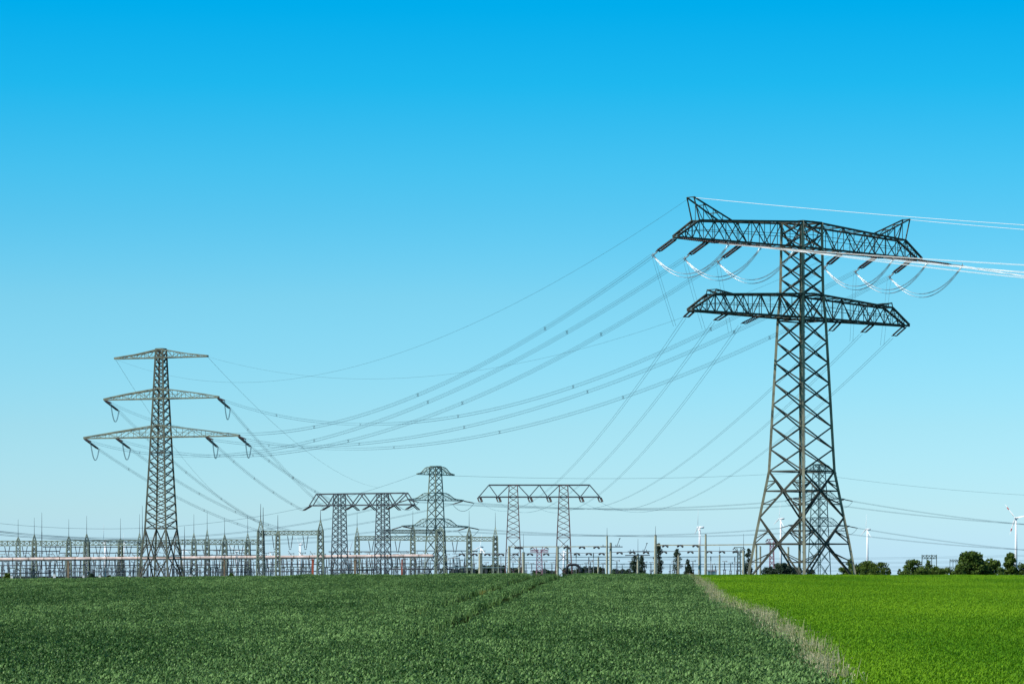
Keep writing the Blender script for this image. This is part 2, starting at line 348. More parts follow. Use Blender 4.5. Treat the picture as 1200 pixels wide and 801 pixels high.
def arm(mb, C, U, V, st, zb, zt, wd, cw, bw, sign):
    """box truss along sign*U; st stations, zb(s) zt(s) wd(s) give bottom, top, half width"""
    pt = lambda s, side, z: C + U * sign * s + V * side * wd(s) + np.array([0, 0, z])
    for i in range(len(st) - 1):
        s0, s1 = st[i], st[i + 1]
        for side in (-1, 1):
            mb.bar(pt(s0, side, zb(s0)), pt(s1, side, zb(s1)), cw); mb.bar(pt(s0, side, zt(s0)), pt(s1, side, zt(s1)), cw)
            if i % 2 == 0: mb.bar(pt(s0, side, zb(s0)), pt(s1, side, zt(s1)), bw)
            else: mb.bar(pt(s0, side, zt(s0)), pt(s1, side, zb(s1)), bw)
            if zt(s1) - zb(s1) > 0.3: mb.bar(pt(s1, side, zb(s1)), pt(s1, side, zt(s1)), bw * .9)
            zm0 = (zb(s0) + zt(s0)) / 2; zm1 = (zb(s1) + zt(s1)) / 2
            if zt(s1) - zb(s1) > 1.5: mb.bar(pt(s0, side, zm0), pt(s1, side, zm1), bw * .6)
        for zf in (zb, zt):
            mb.bar(pt(s1, -1, zf(s1)), pt(s1, 1, zf(s1)), bw)
            mb.bar(pt(s0, -1 if i % 2 else 1, zf(s0)), pt(s1, 1 if i % 2 else -1, zf(s1)), bw * .8)
def ins_string(mb, a, b, r=0.15, ribs=14, gap=0.0):
    a = np.asarray(a, float); b = np.asarray(b, float); d = b - a
    side = np.cross(d, [0, 0, 1.0]); side /= np.linalg.norm(side) + 1e-9
    for o in ((-gap, gap) if gap else (0,)):
        ts = []; rs = []
        for i in range(ribs):
            t0 = 0.1 + 0.8 * i / ribs; dt = 0.8 / ribs
            ts += [t0, t0 + dt * .2, t0 + dt * .55, t0 + dt * .9]; rs += [r * .4, r, r * .75, r * .4]
        pts = np.array([a + side * o + d * t for t in [0] + ts + [1]])
        mb.tube(pts, np.array([r * .25] + rs + [r * .25]), 6)
    if gap:
        for t in (0.08, 0.92): mb.bar(a + d * t - side * gap * 1.3, a + d * t + side * gap * 1.3, r * .8)
def para(A, B, sag, n=40):
    t = np.linspace(0, 1, n)[:, None]; p = np.asarray(A) + (np.asarray(B) - np.asarray(A)) * t
    p[:, 2] -= 4 * sag * (t * (1 - t))[:, 0]; return p
def line(name, A, B, sag, label, cat, group, offs=((0, 0),), r=0.022, m=None, spacers=0, n=40):
    pts = para(A, B, sag, n); h = np.cross(np.asarray(B) - np.asarray(A), [0, 0, 1.0]); h /= np.linalg.norm(h); up = np.array([0, 0, 1.0])
    mb = MB()
    for ox, oz in offs: mb.tube(pts + h * ox + up * oz, r, 5)
    if not spacers:
        o = mb.build(name, m or M['dull_wire'], smooth=True); return tag(o, label, cat, group)
    root = thing(name, pts[0], label, cat, group); mb.build('strand', m or M['dull_wire'], root, smooth=True)
    for k in range(spacers):
        t = (k + 0.7) / (spacers + .4); i = t * (n - 1); i0 = int(i); c = pts[i0] + (pts[min(i0 + 1, n - 1)] - pts[i0]) * (i - i0)
        s_ = MB(); L = [c + h * ox + up * oz for ox, oz in offs]
        if len(L) == 4: s_.bar(L[0], L[3], .035); s_.bar(L[1], L[2], .035); s_.bar(L[0], L[1], .035); s_.bar(L[2], L[3], .035)
        else: s_.bar(L[0], L[1], .07)
        s_.build('spacer', M['blue_steel'], root)
    return root
Q4 = ((-.2, .2), (.2, .2), (-.2, -.2), (.2, -.2)); Q2 = ((0, .2), (0, -.2)); H2 = ((-.2, 0), (.2, 0))

# ------------------------------------------------------------------ the large pylon
D = 480.0; th = math.radians(42.9); U = np.array([math.cos(th), math.sin(th), 0]); V = np.array([-math.sin(th), math.cos(th), 0])
C = np.array([(939.5 - 600) * D / F, D, 0.0]); k = D / F
Z = lambda row: EZ + (HY - row) * k
HW = lambda row: float(np.interp(row, [255, 372, 376, 552, 676], [23.3, 25.5, 28.0, 38.2, 63.5])) * k / (math.cos(th) + math.sin(th))
zg = float(gz(C[0], C[1])) - 0.3
big = thing('lattice_pylon', (C[0], C[1], zg), 'large dark lattice pylon with two long crossarms standing in the bright green field', 'pylon')
rows = [677.5, 637, 606, 575, 552]
step = 27.5; rws = [552, 526, 500, 474, 449, 425, 401, 376, 345, 327, 309, 291, 275, 260.7]
lv = [(Z(r), HW(r)) for r in rows + rws[1:]]
lv[0] = (zg, HW(677.5))
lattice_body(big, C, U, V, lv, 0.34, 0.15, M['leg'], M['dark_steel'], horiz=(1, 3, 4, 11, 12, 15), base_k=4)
# diaphragms and step bolts on the near leg
st_ = MB()
for i in range(len(lv) - 1):
    c0 = corners(C, U, V, lv[i][1], lv[i][0])[0]; c1 = corners(C, U, V, lv[i + 1][1], lv[i + 1][0])[0]; n_ = int(np.linalg.norm(c1 - c0) / 0.55)
    for q in range(n_):
        p_ = c0 + (c1 - c0) * q / n_; dr = U if q % 2 else V
        st_.bar(p_ - dr * 0.1, p_ - dr * 0.42, 0.07)
    st_.bar(c0 + U * .3 - V * .05, c1 + U * .3 - V * .05, .07)
st_.build('step_bolts', M['leg'], big)
def big_arm(L, send, rb, rt0, rt1, name, horn=None, hornw=None):
    mb = MB(); zb_ = Z(rb); zt0 = Z(rt0); zt1 = Z(rt1); a0 = HW(rb)
    zt = lambda s: float(np.interp(s, [0, send, L], [zt0, zt1, zb_ + .15])); zb = lambda s: zb_
    wd = lambda s: float(np.interp(s, [a0, L], [a0, 0.45]))
    st = [0.0] + list(np.linspace(a0, send, 9)) + list(np.linspace(send, L, 4))[1:]
    for sg in (-1, 1): arm(mb, C, U, V, st, zb, zt, wd, 0.24, 0.10, sg)
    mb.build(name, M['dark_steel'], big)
    if horn:
        sa, row, si = horn
        for sg in (-1, 1):
            hb = MB(); za = Z(row)
            for side in (-1, 1):
                pt = lambda s, z: C + U * sg * s + V * side * wd(s) + np.array([0, 0, z])
                hb.bar(pt(sa, za), pt(si, zt(si)), .17); hb.bar(pt(sa, za), pt(send, zt(send)), .13)
                hb.bar(pt(si, zt(si)), pt(si - (zt(si) - zb_) * .95, zb_), .12)
                n_ = 3
                for q in range(1, n_ + 1):
                    f_ = q / (n_ + 1); s_ = sa + (si - sa) * f_; z_ = za + (zt(si) - za) * f_
                    hb.bar(pt(s_, z_), pt(s_, zt(min(s_, send))), .085)
                    s2 = sa + (si - sa) * (q + 1) / (n_ + 1) if q < n_ else si
                    hb.bar(pt(s_, z_), pt(min(s2, send), zt(min(s2, send))), .075)
            for f_ in (0, .33, .66):
                s_ = sa + (si - sa) * f_; z_ = za + (zt(si) - za) * f_
                hb.bar(C + U * sg * s_ - V * wd(s_) + [0, 0, z_], C + U * sg * s_ + V * wd(s_) + [0, 0, z_], .11)
            hb.build('earth_wire_peak', M['dark_steel'], big)
    return lambda s: C + U * s + np.array([0, 0, zb_])
up_at = big_arm(24.4, 20.6, 291.4, 261, 270.5, 'crossarm', (21.6, 244.5, 14.8))
lo_at = big_arm(21.7, 17.8, 373, 345, 353, 'crossarm', (17.6, 347.5, 14.5))
SU = [-24.4, -18.3, -11.9, 8.0, 15.2, 22.6]; SL = [-21.3, -14.8, -8.6, 7.6, 14.4, 21.2]
EU = [P(765, 299, 468.5), P(802, 303, 473), P(841, 307, 477), P(966, 313.5, 491), P(1002, 318.5, 496), P(1042, 324.5, 501)]
EL = [P(802, 373, 469), P(836, 377, 474), P(867, 381, 478), P(971, 390, 489), P(1009, 391.5, 494), P(1045, 396, 498)]
DR = np.array([0.90, -0.43, 0]); DR /= np.linalg.norm(DR)
ROUT = []
def catj(A, B, sag, off): return para(A, B, sag, 18) + off
for s, e in zip(SU, EU):
    a = up_at(s) - [0, 0, .15]; mb = MB(); ins_string(mb, a, a + (e - a) * .8, .17, 16, .28); mb.build('insulator_string', M['insulator'], big, smooth=True)
    a2 = up_at(s) + DR * .6 - [0, 0, .15]; e2 = a2 + DR * 6.9 + [0, 0, -1.1]; ROUT.append(e2)
    mb = MB(); ins_string(mb, a2, a2 + (e2 - a2) * .8, .15, 14, .28); mb.build('insulator_string', M['insulator'], big, smooth=True)
    for p_, q_ in ((a, e), (a2, e2)):
        ft = MB(); ft.bar(p_ + (q_ - p_) * .8, q_, .12); ft.bar(q_ - [0, 0, .3], q_ + [0, 0, .3], .09); ft.bar(q_ + U * .3, q_ - U * .3, .09); ft.build('clamp', M['fitting'], big)
    jl = MB(); h_ = np.cross(DR, [0, 0, 1.0])
    for q in (-.2, .2): jl.tube(catj(e, e2, 3.1, h_ * q), .028, 6); jl.tube(catj(e, e2, 3.6, h_ * q), .028, 6)
    jl.build('jumper_loop', M['aluminium'], big, smooth=True)
for s, e in zip(SL, EL):
    a = lo_at(s) - [0, 0, .12]; mb = MB(); ins_string(mb, a, a + (e - a) * .85, .14, 8, .32); mb.build('insulator_string', M['insulator'], big, smooth=True)

# ------------------------------------------------------------------ the left pylon
D2 = 780.0; t2 = math.radians(23.0); U2 = np.array([math.cos(t2), -math.sin(t2), 0]); V2 = np.array([math.sin(t2), math.cos(t2), 0])
C2 = np.array([(188.7 - 600) * D2 / F, D2, 0.0]); k2 = D2 / F; Z2 = lambda row: EZ + (HY - row) * k2
HW2 = lambda row: float(np.interp(row, [408, 419, 467, 512, 530, 619, 681], [5.8, 6.5, 9.0, 11.6, 12.6, 18.0, 26.0])) * k2 / (math.cos(t2) + math.sin(t2))
zg2 = float(gz(C2[0], C2[1])) - .3
lp = thing('lattice_pylon', (C2[0], C2[1], zg2), 'slender green-grey pylon with three tiers of arms, at the left beyond the wheat', 'pylon')
rows = [682, 652, 619] + list(np.linspace(619, 530, 10))[1:] + [521, 512] + list(np.linspace(512, 467, 6))[1:] + list(np.linspace(467, 419, 7))[1:] + [413, 408.5]
lv = [(Z2(r), HW2(r)) for r in rows]; lv[0] = (zg2, HW2(682))
lattice_body(lp, C2, U2, V2, lv, .36, .18, M['leg_dark'], M['dark_steel'], horiz=(1, 2, 11, 13, 18, 24), base_k=2, single=True)
def left_arm(L, rb, rt, kink, rk):
    mb = MB(); zb_ = Z2(rb); a0 = HW2(rb)
    zt = lambda s: float(np.interp(s, [0, L * kink, L], [Z2(rt), Z2(rk), zb_ + .2])); wd = lambda s: float(np.interp(s, [a0, L], [a0, .3]))
    for sg in (-1, 1): arm(mb, C2, U2, V2, [0.0] + list(np.linspace(a0, L, 7)), lambda s: zb_, zt, wd, .24, .10, sg)
    mb.build('crossarm', M['arm_steel'], lp); return lambda s: C2 + U2 * s + np.array([0, 0, zb_])
tA = left_arm(11.6, 419, 409, .5, 414.5); mA = left_arm(14.3, 467, 455, .6, 461); lA = left_arm(19.4, 512, 498, .55, 505)
LAT = [mA(-14.1), lA(-19.2), lA(-11.2), mA(14.1), lA(11.2), lA(19.2)]      # matches the six phases of the large pylon
DP = np.array([0.42, 0.9, 0]); DP /= np.linalg.norm(DP)
BT = C - C2; BT[2] = 0; BT /= np.linalg.norm(BT); LEND = []; LIN = []
tgt = [P(322, 621.5, 951), P(304, 621.5, 951), P(340, 621.5, 951), P(382, 596.5, 926), P(355, 597.5, 926), P(409, 596, 926)]
for a, tg in zip(LAT, tgt):
    dv = tg - a; dv[2] = 0; dv /= np.linalg.norm(dv); e = a + dv * 4.4 + np.array([1.9, 0, -2.3]); LEND.append(e)
    mb = MB(); ins_string(mb, a - [0, 0, .15], e, .17, 12, .22); mb.build('insulator_string', M['insulator'], lp, smooth=True)
    e2 = a + BT * 5.0 - [0, 0, .9]; LIN.append(e2)
    mb = MB(); ins_string(mb, a - [0, 0, .15], e2, .15, 12, .22); mb.build('insulator_string', M['insulator'], lp, smooth=True)
    jl = MB()
    for q in (-.15, .15): jl.tube(para(e2, e, 3.2, 14) + V2 * q, .045, 5)
    jl.build('jumper_loop', M['dull_wire'], lp, smooth=True)

# ------------------------------------------------------------------ conductors between them
nm_b = ['outermost left phase', 'middle left phase', 'innermost left phase', 'innermost right phase', 'middle right phase', 'outermost right phase']
for i, (a, b, sg) in enumerate(zip(EU, LIN, [14, 12, 12, 12, 9.5, 10.2])):
    line('power_line', a, b, sg, 'bundled conductor from the %s of the large pylon to the left pylon' % nm_b[i], 'power line', 'bundled conductors between the two pylons', Q4, .017, spacers=5, n=60)
pk = lambda s: C + U * s + np.array([0, 0, Z(244.5)])
line('earth_wire', pk(-21.6), tA(-11.5), 13, 'thin single wire from the left peak of the large pylon to the left pylon', 'earth wire', 'earth wires between the two pylons', r=.017, n=60)
line('earth_wire', pk(21.6), tA(11.5), 12, 'thin single wire from the right peak of the large pylon to the left pylon', 'earth wire', 'earth wires between the two pylons', r=.017, n=60)
nm_r = nm_b
NEXT = C + DR * 300
for i, a in enumerate(ROUT):
    s = SU[i]; b = NEXT + np.array([DR[1] * 0 + .3 * s, .95 * s, Z(291) - 6.0])
    b = NEXT + np.array([-.1 * s, .99 * s, Z(291) - 4.0])
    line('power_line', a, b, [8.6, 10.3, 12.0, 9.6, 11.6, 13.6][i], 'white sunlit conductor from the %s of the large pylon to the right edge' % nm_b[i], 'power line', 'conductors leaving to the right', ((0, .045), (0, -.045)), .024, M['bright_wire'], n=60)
for s, nm in ((-21.6, 'left'), (21.6, 'right')):
    b = NEXT + np.array([-.1 * s, .99 * s, Z(244.5) - 4.0])
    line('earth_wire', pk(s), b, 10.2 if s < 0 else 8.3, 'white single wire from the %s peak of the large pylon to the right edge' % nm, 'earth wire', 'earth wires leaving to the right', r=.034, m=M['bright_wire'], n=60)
for i, (a, b) in enumerate(zip(EU, EL)):
    if i == 3: continue
    b2 = b + np.array([-1.2, 1.5, -.9]); line('dropper_wire', a, b2, .2, 'thin hanging wire pair joining upper and lower arm at the %s' % nm_b[i], 'wire', 'droppers between the arms', ((-.28, 0), (.28, 0)), .016, n=6)

# ------------------------------------------------------------------ terminal portals
def portal(D, cx, rot, legs, Lw, Ltop, rtop, rbot, hw_t, hw_b, belt, mats, label, nodes_b, nodes_t, near_right=True):
    t = math.radians(rot); Ux = np.array([math.cos(t), -math.sin(t), 0]); Vx = np.array([math.sin(t), math.cos(t), 0]); k = D / F
    Cc = np.array([(cx - 600) * k, D, 0]); Zr = lambda r: EZ + (HY - r) * k; zg = float(gz(Cc[0], Cc[1])) - .3
    g = thing('gantry_portal', (Cc[0], Cc[1], zg), label, 'gantry')
    for lx in legs:
        cl = Cc + Ux * lx * k; rows = list(np.linspace(676, belt, 4)) + list(np.linspace(belt, rbot, 8))[1:] + [(rbot + rtop) / 2, rtop]
        lv = [(Zr(r), float(np.interp(r, [rtop, 676], [hw_t, hw_b])) * k) for r in rows]; lv[0] = (zg, lv[0][1])
        tw = bpy.data.objects.new('leg_tower', None); COL.objects.link(tw); tw.parent = g; tw.location = (0, 0, 0)
        q_ = D / 1400; lattice_body(tw, cl, Ux, Vx, lv, .36 * q_, .17 * q_, mats[0], mats[1], horiz=(3,))
    mb = MB(); wv = hw_t * k * .8
    for sd in (-1, 1):
        pt = lambda px, r: Cc + Ux * px * k + Vx * sd * wv + np.array([0, 0, Zr(r)])
        mb.bar(pt(-Lw, rbot), pt(Lw, rbot), .5 * D / 1400); mb.bar(pt(-Ltop, rtop), pt(Ltop, rtop), .5 * D / 1400)
        for b_, t_ in zip(nodes_b, nodes_t): mb.bar(pt(b_, rbot), pt(t_, rtop), .32 * D / 1400)
    for px in list(np.linspace(-Lw, Lw, 12)): mb.bar(Cc + Ux * px * k - Vx * wv + [0, 0, Zr(rbot)], Cc + Ux * px * k + Vx * wv + [0, 0, Zr(rbot)], .2 * D / 1400)
    mb.build('truss_beam', mats[2], g)
    return g, (lambda px, r: Cc + Ux * px * k + np.array([0, 0, Zr(r)]))
g2, pp2 = portal(1400, 632, 0, (-30.5, 28.5), 71.5, 59, 568, 582, 4.8, 9.8, 629.5, (M['rust_steel'], M['rust_steel'], M['blue_steel']),
    'brown-red steel portal, two lattice legs under a trapezoid beam, left of the large pylon', [-71, -49, -49, -12, -12, 9.5, 9.5, 48, 48, 71], [-59, -59, -35, -25, 0, 0, 24, 34, 59, 59])
g1, pp1 = portal(930, 424, 30, (-31, 29), 71, 61, 578, 591.5, 4.9, 7.6, 638, (M['blue_steel'], M['blue_steel'], M['blue_steel']),
    'blue-grey steel portal, two broad lattice legs under a trapezoid beam, left of three-arm pylon', [-71, -45, -45, -12, -12, 12, 12, 45, 45, 71], [-61, -61, -36, -24, 0, 0, 24, 36, 61, 61])
PI2 = [561, 583, 620, 642, 680, 702]
nl = ['left tip', 'mid left', 'inner left', 'inner right', 'mid right', 'right tip']
for i, px in enumerate(PI2):
    a = pp2(px - 632, 582.6); e = P(px + 2.0, 588, 1397); mb = MB()
    ins_string(mb, a, e, .3, 7, .5); ins_string(mb, a + np.array([.8, 0, 0]), e + np.array([.9, 0, 0]), .3, 7); mb.build('insulator_string', M['insulator'], g2, smooth=True)
    line('power_line', EL[i], e, [12, 12.5, 12.5, 11, 11.5, 12][i], 'sagging conductor pair from the %s of the lower arm to the brown-red portal' % nl[i], 'power line', 'conductors to the brown-red portal', H2, .021, spacers=0, n=70)
for i, px in enumerate((-71, -45, -12, 12, 45, 71)):
    a = pp1(px, 592); e = a + np.array([-1.9, -3.0, -1.25]); mb = MB(); ins_string(mb, a, e, .17, 8, .3); mb.build('insulator_string', M['insulator'], g1, smooth=True)
    e2 = a + np.array([1.4, 3, -1.3])
    if i >= 2: mb = MB(); ins_string(mb, a, e2, .17, 8, .3); mb.build('insulator_string', M['insulator'], g1, smooth=True)
wn = ['left pylon middle arm, left end', 'left pylon lowest arm, left tip', 'left pylon lowest arm, left inner point', 'left pylon middle arm, right end', 'left pylon lowest arm, right inner point', 'left pylon lowest arm, right tip']
for i, (a, b) in enumerate(zip(LEND, tgt)):
    line('power_line', a, b, [2.4, 2.0, 2.4, .9, 1.0, 1.0][i], 'conductor falling from the %s to the substation' % wn[i], 'power line', 'conductors from the left pylon down to the substation', Q4, .02, spacers=4, n=60)
line('earth_wire', tA(11.5), P(445, 571, 1500), 6, 'thin single wire from the right top tip of the left pylon down to the substation', 'earth wire', 'earth wires from the left pylon', r=.025, n=50)
line('earth_wire', tA(-11.5), P(303, 606, 1500), 8, 'thin single wire from the left top tip of the left pylon down to the substation', 'earth wire', 'earth wires from the left pylon', r=.025, n=50)

# ------------------------------------------------------------------ far three-arm pylons
def far_pylon(D, cx, sc, label, ml, mb_, rot=45):
    t = math.radians(rot); Ux = np.array([math.cos(t), math.sin(t), 0]); Vx = np.array([-math.sin(t), math.cos(t), 0]); k = D / F * sc
    Cc = np.array([(cx - 600) * D / F, D, 0]); zg = float(gz(Cc[0], Cc[1])) - .3; z0 = EZ + (HY - 672) * D / F
    Zr = lambda r: z0 + (672 - r) * k; cs = math.cos(t) + math.sin(t)
    g = thing('lattice_pylon', (Cc[0], Cc[1], zg), label, 'pylon')
    hw = lambda r: float(np.interp(r, [546, 556, 586, 617, 676], [6.6, 7.1, 9.0, 10.3, 13.4])) * k / cs
    rows = [676, 660, 645, 631, 617, 606, 596, 586, 578, 571, 564, 556, 551, 546]
    lv = [(Zr(r), hw(r)) for r in rows]; lv[0] = (zg, lv[0][1])
    lattice_body(g, Cc, Ux, Vx, lv, .46, .23, ml, mb_, horiz=(4, 7, 11), single=False)
    tips = []
    for rb, rt, Lp, kk in ((556, 546.5, 21, .6), (586, 577, 32, .5), (617, 607, 38, .45)):
        L = Lp * k / math.cos(t) ; zb_ = Zr(rb); a0 = hw(rb); m = MB()
        zt = lambda s: float(np.interp(s, [0, L * kk * .55, L * kk * .8, L * kk, L * (kk + .12), L], [Zr(rt), Zr(rt + .6), Zr(rt + 2.2), Zr(rt + 4.8), zb_ + .7, zb_ + .3]))
        for sg in (-1, 1): arm(m, Cc, Ux, Vx, [0.0] + list(np.linspace(a0, L, 9)), lambda s: zb_, zt, lambda s: float(np.interp(s, [a0, L], [a0, .4])), .26, .085, sg)
        m.build('crossarm', ml, g); tips.append([Cc + Ux * sg * L + np.array([0, 0, zb_]) for sg in (-1, 1)])
    for row in tips[1:]:
        for sg, a in zip((-1, 1), row):
            m = MB(); ins_string(m, a, a + np.array([4.6, 1, -.9]), .3, 8, .4); m.build('insulator_string', M['insulator'], g, smooth=True)
            m = MB(); ins_string(m, a, a + np.array([-4.6, -1, -1.4]), .3, 8, .4); m.build('insulator_string', M['insulator'], g, smooth=True)
            m = MB(); m.tube(para(a + np.array([-4.6, -1, -1.4]), a + np.array([4.6, 1, -.9]), 3.2, 12), .09, 5); m.build('jumper_loop', M['dull_wire'], g, smooth=True)
    return g, tips
mp, mt = far_pylon(1500, 510.5, 1.0, 'green-grey pylon with three arched arms between the two portals in the substation', M['green_steel'], M['far_steel'])
fp, ft = far_pylon(1900, 960, 1.02, 'far blue-green three-arm pylon seen through the legs of the large pylon', M['teal_steel'], M['teal_steel'])
# lines left edge -> middle pylon -> far pylon -> right edge
for lvl, (ya, sgm) in enumerate(((589, 11), (600, 7.5), (610, 2.0))):
    nmv = ('top', 'middle', 'lowest')[lvl]
    for sd in (0, 1):
        if lvl == 0 and sd == 1: continue
        sdn = ('left', 'right')[sd]; off = Q2 if lvl else ((0, 0),)
        line('power_line', P(-170 + 20 * sd, ya + 4 * sd - 4, 1250), mt[lvl][sd] + np.array([-4.6, -1, -1.4]) * (lvl > 0), sgm + 5, 'far conductor from left edge to middle pylon, %s arm, %s tip' % (nmv, sdn), 'power line', 'far conductors across the substation', off, .05, n=50)
        line('power_line', mt[lvl][sd] + np.array([4.6, 1, -.9]) * (lvl > 0), ft[lvl][sd] + np.array([-4.6, -1, -1.4]) * (lvl > 0), [2.5, 3.5, 3.5][lvl], 'far conductor between middle and blue-green pylons, %s arm, %s tip' % (nmv, sdn), 'power line', 'far conductors between the far pylons', off, .055, n=50)
        line('power_line', ft[lvl][sd] + np.array([4.6, 1, -.9]) * (lvl > 0), P(1330 + 30 * sd, [583, 618, 647][lvl] + 5 * sd, 2150), 3.5, 'far conductor from the blue-green pylon to the right edge, %s arm, %s tip' % (nmv, sdn), 'power line', 'far conductors off to the right', off, .055, n=40)
for i, (xa_, ya_, ya2, Y) in enumerate(((690, 652, 646, 3000), (690, 657, 652, 3050), (690, 661, 656, 3100), (690, 648, 640, 2900))):
    line('power_line', P(xa_ - 40 * i, ya_, Y), P(1340, ya2 + 6, Y), 5, 'faint distant wire low over the trees at the right, %s of four' % ['second', 'third', 'lowest', 'uppermost'][i], 'power line', 'faint wires above the trees', ((0, .5), (0, -.5)), .07, n=30)

# ------------------------------------------------------------------ substation masts, beams and pipe
def mast(cx, apex, top, rod, hwp, Y, label, m):
    q_ = Y / 1480; k = Y / F; X = (cx - 600) * k; zg = float(gz(X, Y)) - .2; Zr = lambda r: EZ + (HY - r) * k
    g = thing('gantry_mast', (X, Y, zg), label, 'mast', 'lattice masts of the substation')
    n_ = max(4, int((676 - top) / (hwp * 2.1))); rows = np.linspace(676, top, n_ + 1); lv = [(Zr(r), hwp * k * float(np.interp(r, [top, 676], [.8, 1.1]))) for r in rows]; lv[0] = (zg, lv[0][1])
    a = math.radians(RNG.uniform(-14, 14)); lattice_body(g, np.array([X, Y, 0]), np.array([math.cos(a), math.sin(a), 0]), np.array([-math.sin(a), math.cos(a), 0]), lv, .46 * q_, .27 * q_, m, M['far_steel'], leg_parts=False)
    b = MB(); tip = np.array([X, Y, Zr(apex)]); cs = corners(np.array([X, Y, 0]), np.array([1, 0, 0.]), np.array([0, 1, 0.]), hwp * k * .8, Zr(top))
    for c in cs: b.bar(c, tip, .28 * q_)
    for f_ in (.3, .6):
        c2 = [c + (tip - c) * f_ for c in cs]
        for q in range(4): b.bar(c2[q], c2[(q + 1) % 4], .16 * q_); b.bar(cs[q] if f_ == .3 else cs[q] + (tip - cs[q]) * .3, c2[(q + 1) % 4], .15 * q_)
    b.build('peak', m, g)
    r_ = MB(); r_.tube([(X, Y, Zr(apex) - .5), (X, Y, Zr(rod) * .4 + Zr(apex) * .6), (X, Y, Zr(rod))], [.13, .09, .05], 5); r_.build('lightning_rod', M['blue_steel'], g)
    return g
GS = M['green_steel']
MS = [(21.3, 629, 634, 608, 2.6, 1520, 'lattice mast nearest the left edge of the photo, ending in a thin rod'),
      (40.2, 626, 634, 606, 2.6, 1540, 'second lattice mast from the left edge, ending in a thin rod'),
      (80.6, 628, 634, 608, 2.8, 1500, 'lattice mast midway between the left edge and the left pylon, warm grey'),
      (101.6, 625, 634, 604, 3.0, 1520, 'broad lattice mast left of the pale turbine beside the left pylon'),
      (141.2, 631, 634, 607, 2.4, 1540, 'lattice mast just left of the feet of the left pylon'),
      (163.5, 624, 634, 602, 2.6, 1520, 'lattice mast partly behind the left leg of the left pylon'),
      (227.2, 624, 634, 602, 2.6, 1520, 'first mast with a tall peak right of the left pylon'),
      (242.8, 620, 634, 599, 2.6, 1560, 'second lattice mast right of the left pylon, taller than its neighbours'),
      (263.2, 626, 635, 606, 2.8, 1500, 'third lattice mast right of the left pylon, grey-brown at the foot'),
      (290.3, 624, 635, 604, 2.8, 1520, 'lattice mast just left of the broad double-rod mast'),
      (305.5, 608, 621.5, 590, 3.9, 955, 'broad tall lattice mast carrying the left end of the raised beam'),
      (325.6, 622, 625, 603, 2.4, 965, 'lattice mast under the middle of the raised beam'),
      (375.6, 609, 621, 597, 3.5, 955, 'tall green lattice mast just left of the blue-grey portal'),
      (418.5, 617, 629, 600, 2.8, 1480, 'lattice mast between the legs of the blue-grey portal'),
      (483.8, 614, 622, 598, 2.8, 1520, 'lattice mast left of the three-arm pylon in the substation'),
      (516.2, 617, 622, 612, 5.4, 1440, 'wide squat lattice tower in front of the foot of the three-arm pylon'),
      (549.8, 617, 626, 598, 2.8, 1480, 'first lattice mast right of the three-arm pylon'),
      (580.5, 617, 628, 600, 2.8, 1480, 'lattice mast just left of the brown-red portal')]
for a in MS: mast(*a, GS)
def pole(cx, top, rod, w, Y, label, m, name='lightning_pole', grp='slim lightning poles'):
    k = Y / F; X = (cx - 600) * k; zg = float(gz(X, Y)) - .2; Zr = lambda r: EZ + (HY - r) * k
    g = thing(name, (X, Y, zg), label, 'pole', grp); b = MB(); b.tube([(X, Y, zg), (X, Y, Zr(top))], [w * k * .55, w * k * .4], 8); b.build('shaft', m, g)
    b = MB(); b.tube([(X, Y, Zr(top) - .3), (X, Y, Zr(rod))], [.13, .06], 5); b.build('rod', M['blue_steel'], g); return g
pole(49, 623, 600, 1.1, 1560, 'slim tapering lightning pole between the second and third lattice masts', M['blue_steel'])
pole(166.8, 616, 592, 1.0, 1560, 'slim lightning pole rising beside the left leg of the left pylon', M['blue_steel'])
pole(216.2, 630, 616, 1.1, 1500, 'short slim lightning pole close to the right foot of the left pylon', M['blue_steel'])
pole(308.4, 612, 594, .8, 952, 'slim lightning pole beside the broad tall lattice mast', M['blue_steel'])
def beam(x0, x1, y0, y1, Y, label, m, vs=(), vlen=12.5, Y1=None):
    k = Y / F; q_ = Y / 1480; Zr = lambda r: EZ + (HY - r) * k; X0 = (x0 - 600) * k; X1 = (x1 - 600) * k; hw = .8 * q_
    g = thing('gantry_beam', ((X0 + X1) / 2, Y, Zr(y1)), label, 'beam', 'lattice beams of the substation'); b = MB(); n_ = max(3, int((X1 - X0) / ((y1 - y0) * k * 1.15)))
    for sd in (-1, 1):
        for r in (y0, y1): b.bar((X0, Y + sd * hw, Zr(r)), (X1, Y + sd * hw, Zr(r)), .34 * q_)
        for i in range(n_):
            xa_ = X0 + (X1 - X0) * i / n_; xb_ = X0 + (X1 - X0) * (i + 1) / n_; fl = (i + (sd > 0)) % 2
            b.bar((xa_, Y + sd * hw, Zr(y0 if fl else y1)), (xb_, Y + sd * hw, Zr(y1 if fl else y0)), .25 * q_); b.bar((xa_, Y + sd * hw, Zr(y0)), (xa_, Y + sd * hw, Zr(y1)), .2 * q_)
            for r in (y0, y1): b.bar((xa_, Y - hw, Zr(r)), (xb_, Y + hw, Zr(r)), .17 * q_)
    b.build('truss', m, g)
    for vx in vs:
        Xv = (vx - 600) * k; m_ = MB(); bot = np.array([Xv, Y, Zr(y1 + vlen)])
        for dx in (-3.2, 3.2): ins_string(m_, (Xv + dx * k, Y, Zr(y1)), bot + [dx * .25 * k, 0, 0], .22 * q_, 9)
        m_.bar(bot - [1.2 * k, 0, 0], bot + [1.2 * k, 0, 0], .25 * q_); m_.build('insulator_string', M['dark_ins'], g, smooth=True)
    return g
vv = [8.5, 29, 56, 66, 91, 115, 127, 151, 178]
beam(-30, 80, 633.5, 639, 1530, 'pale green lattice beam running in from the left edge', GS, [8.5, 29, 56, 68])
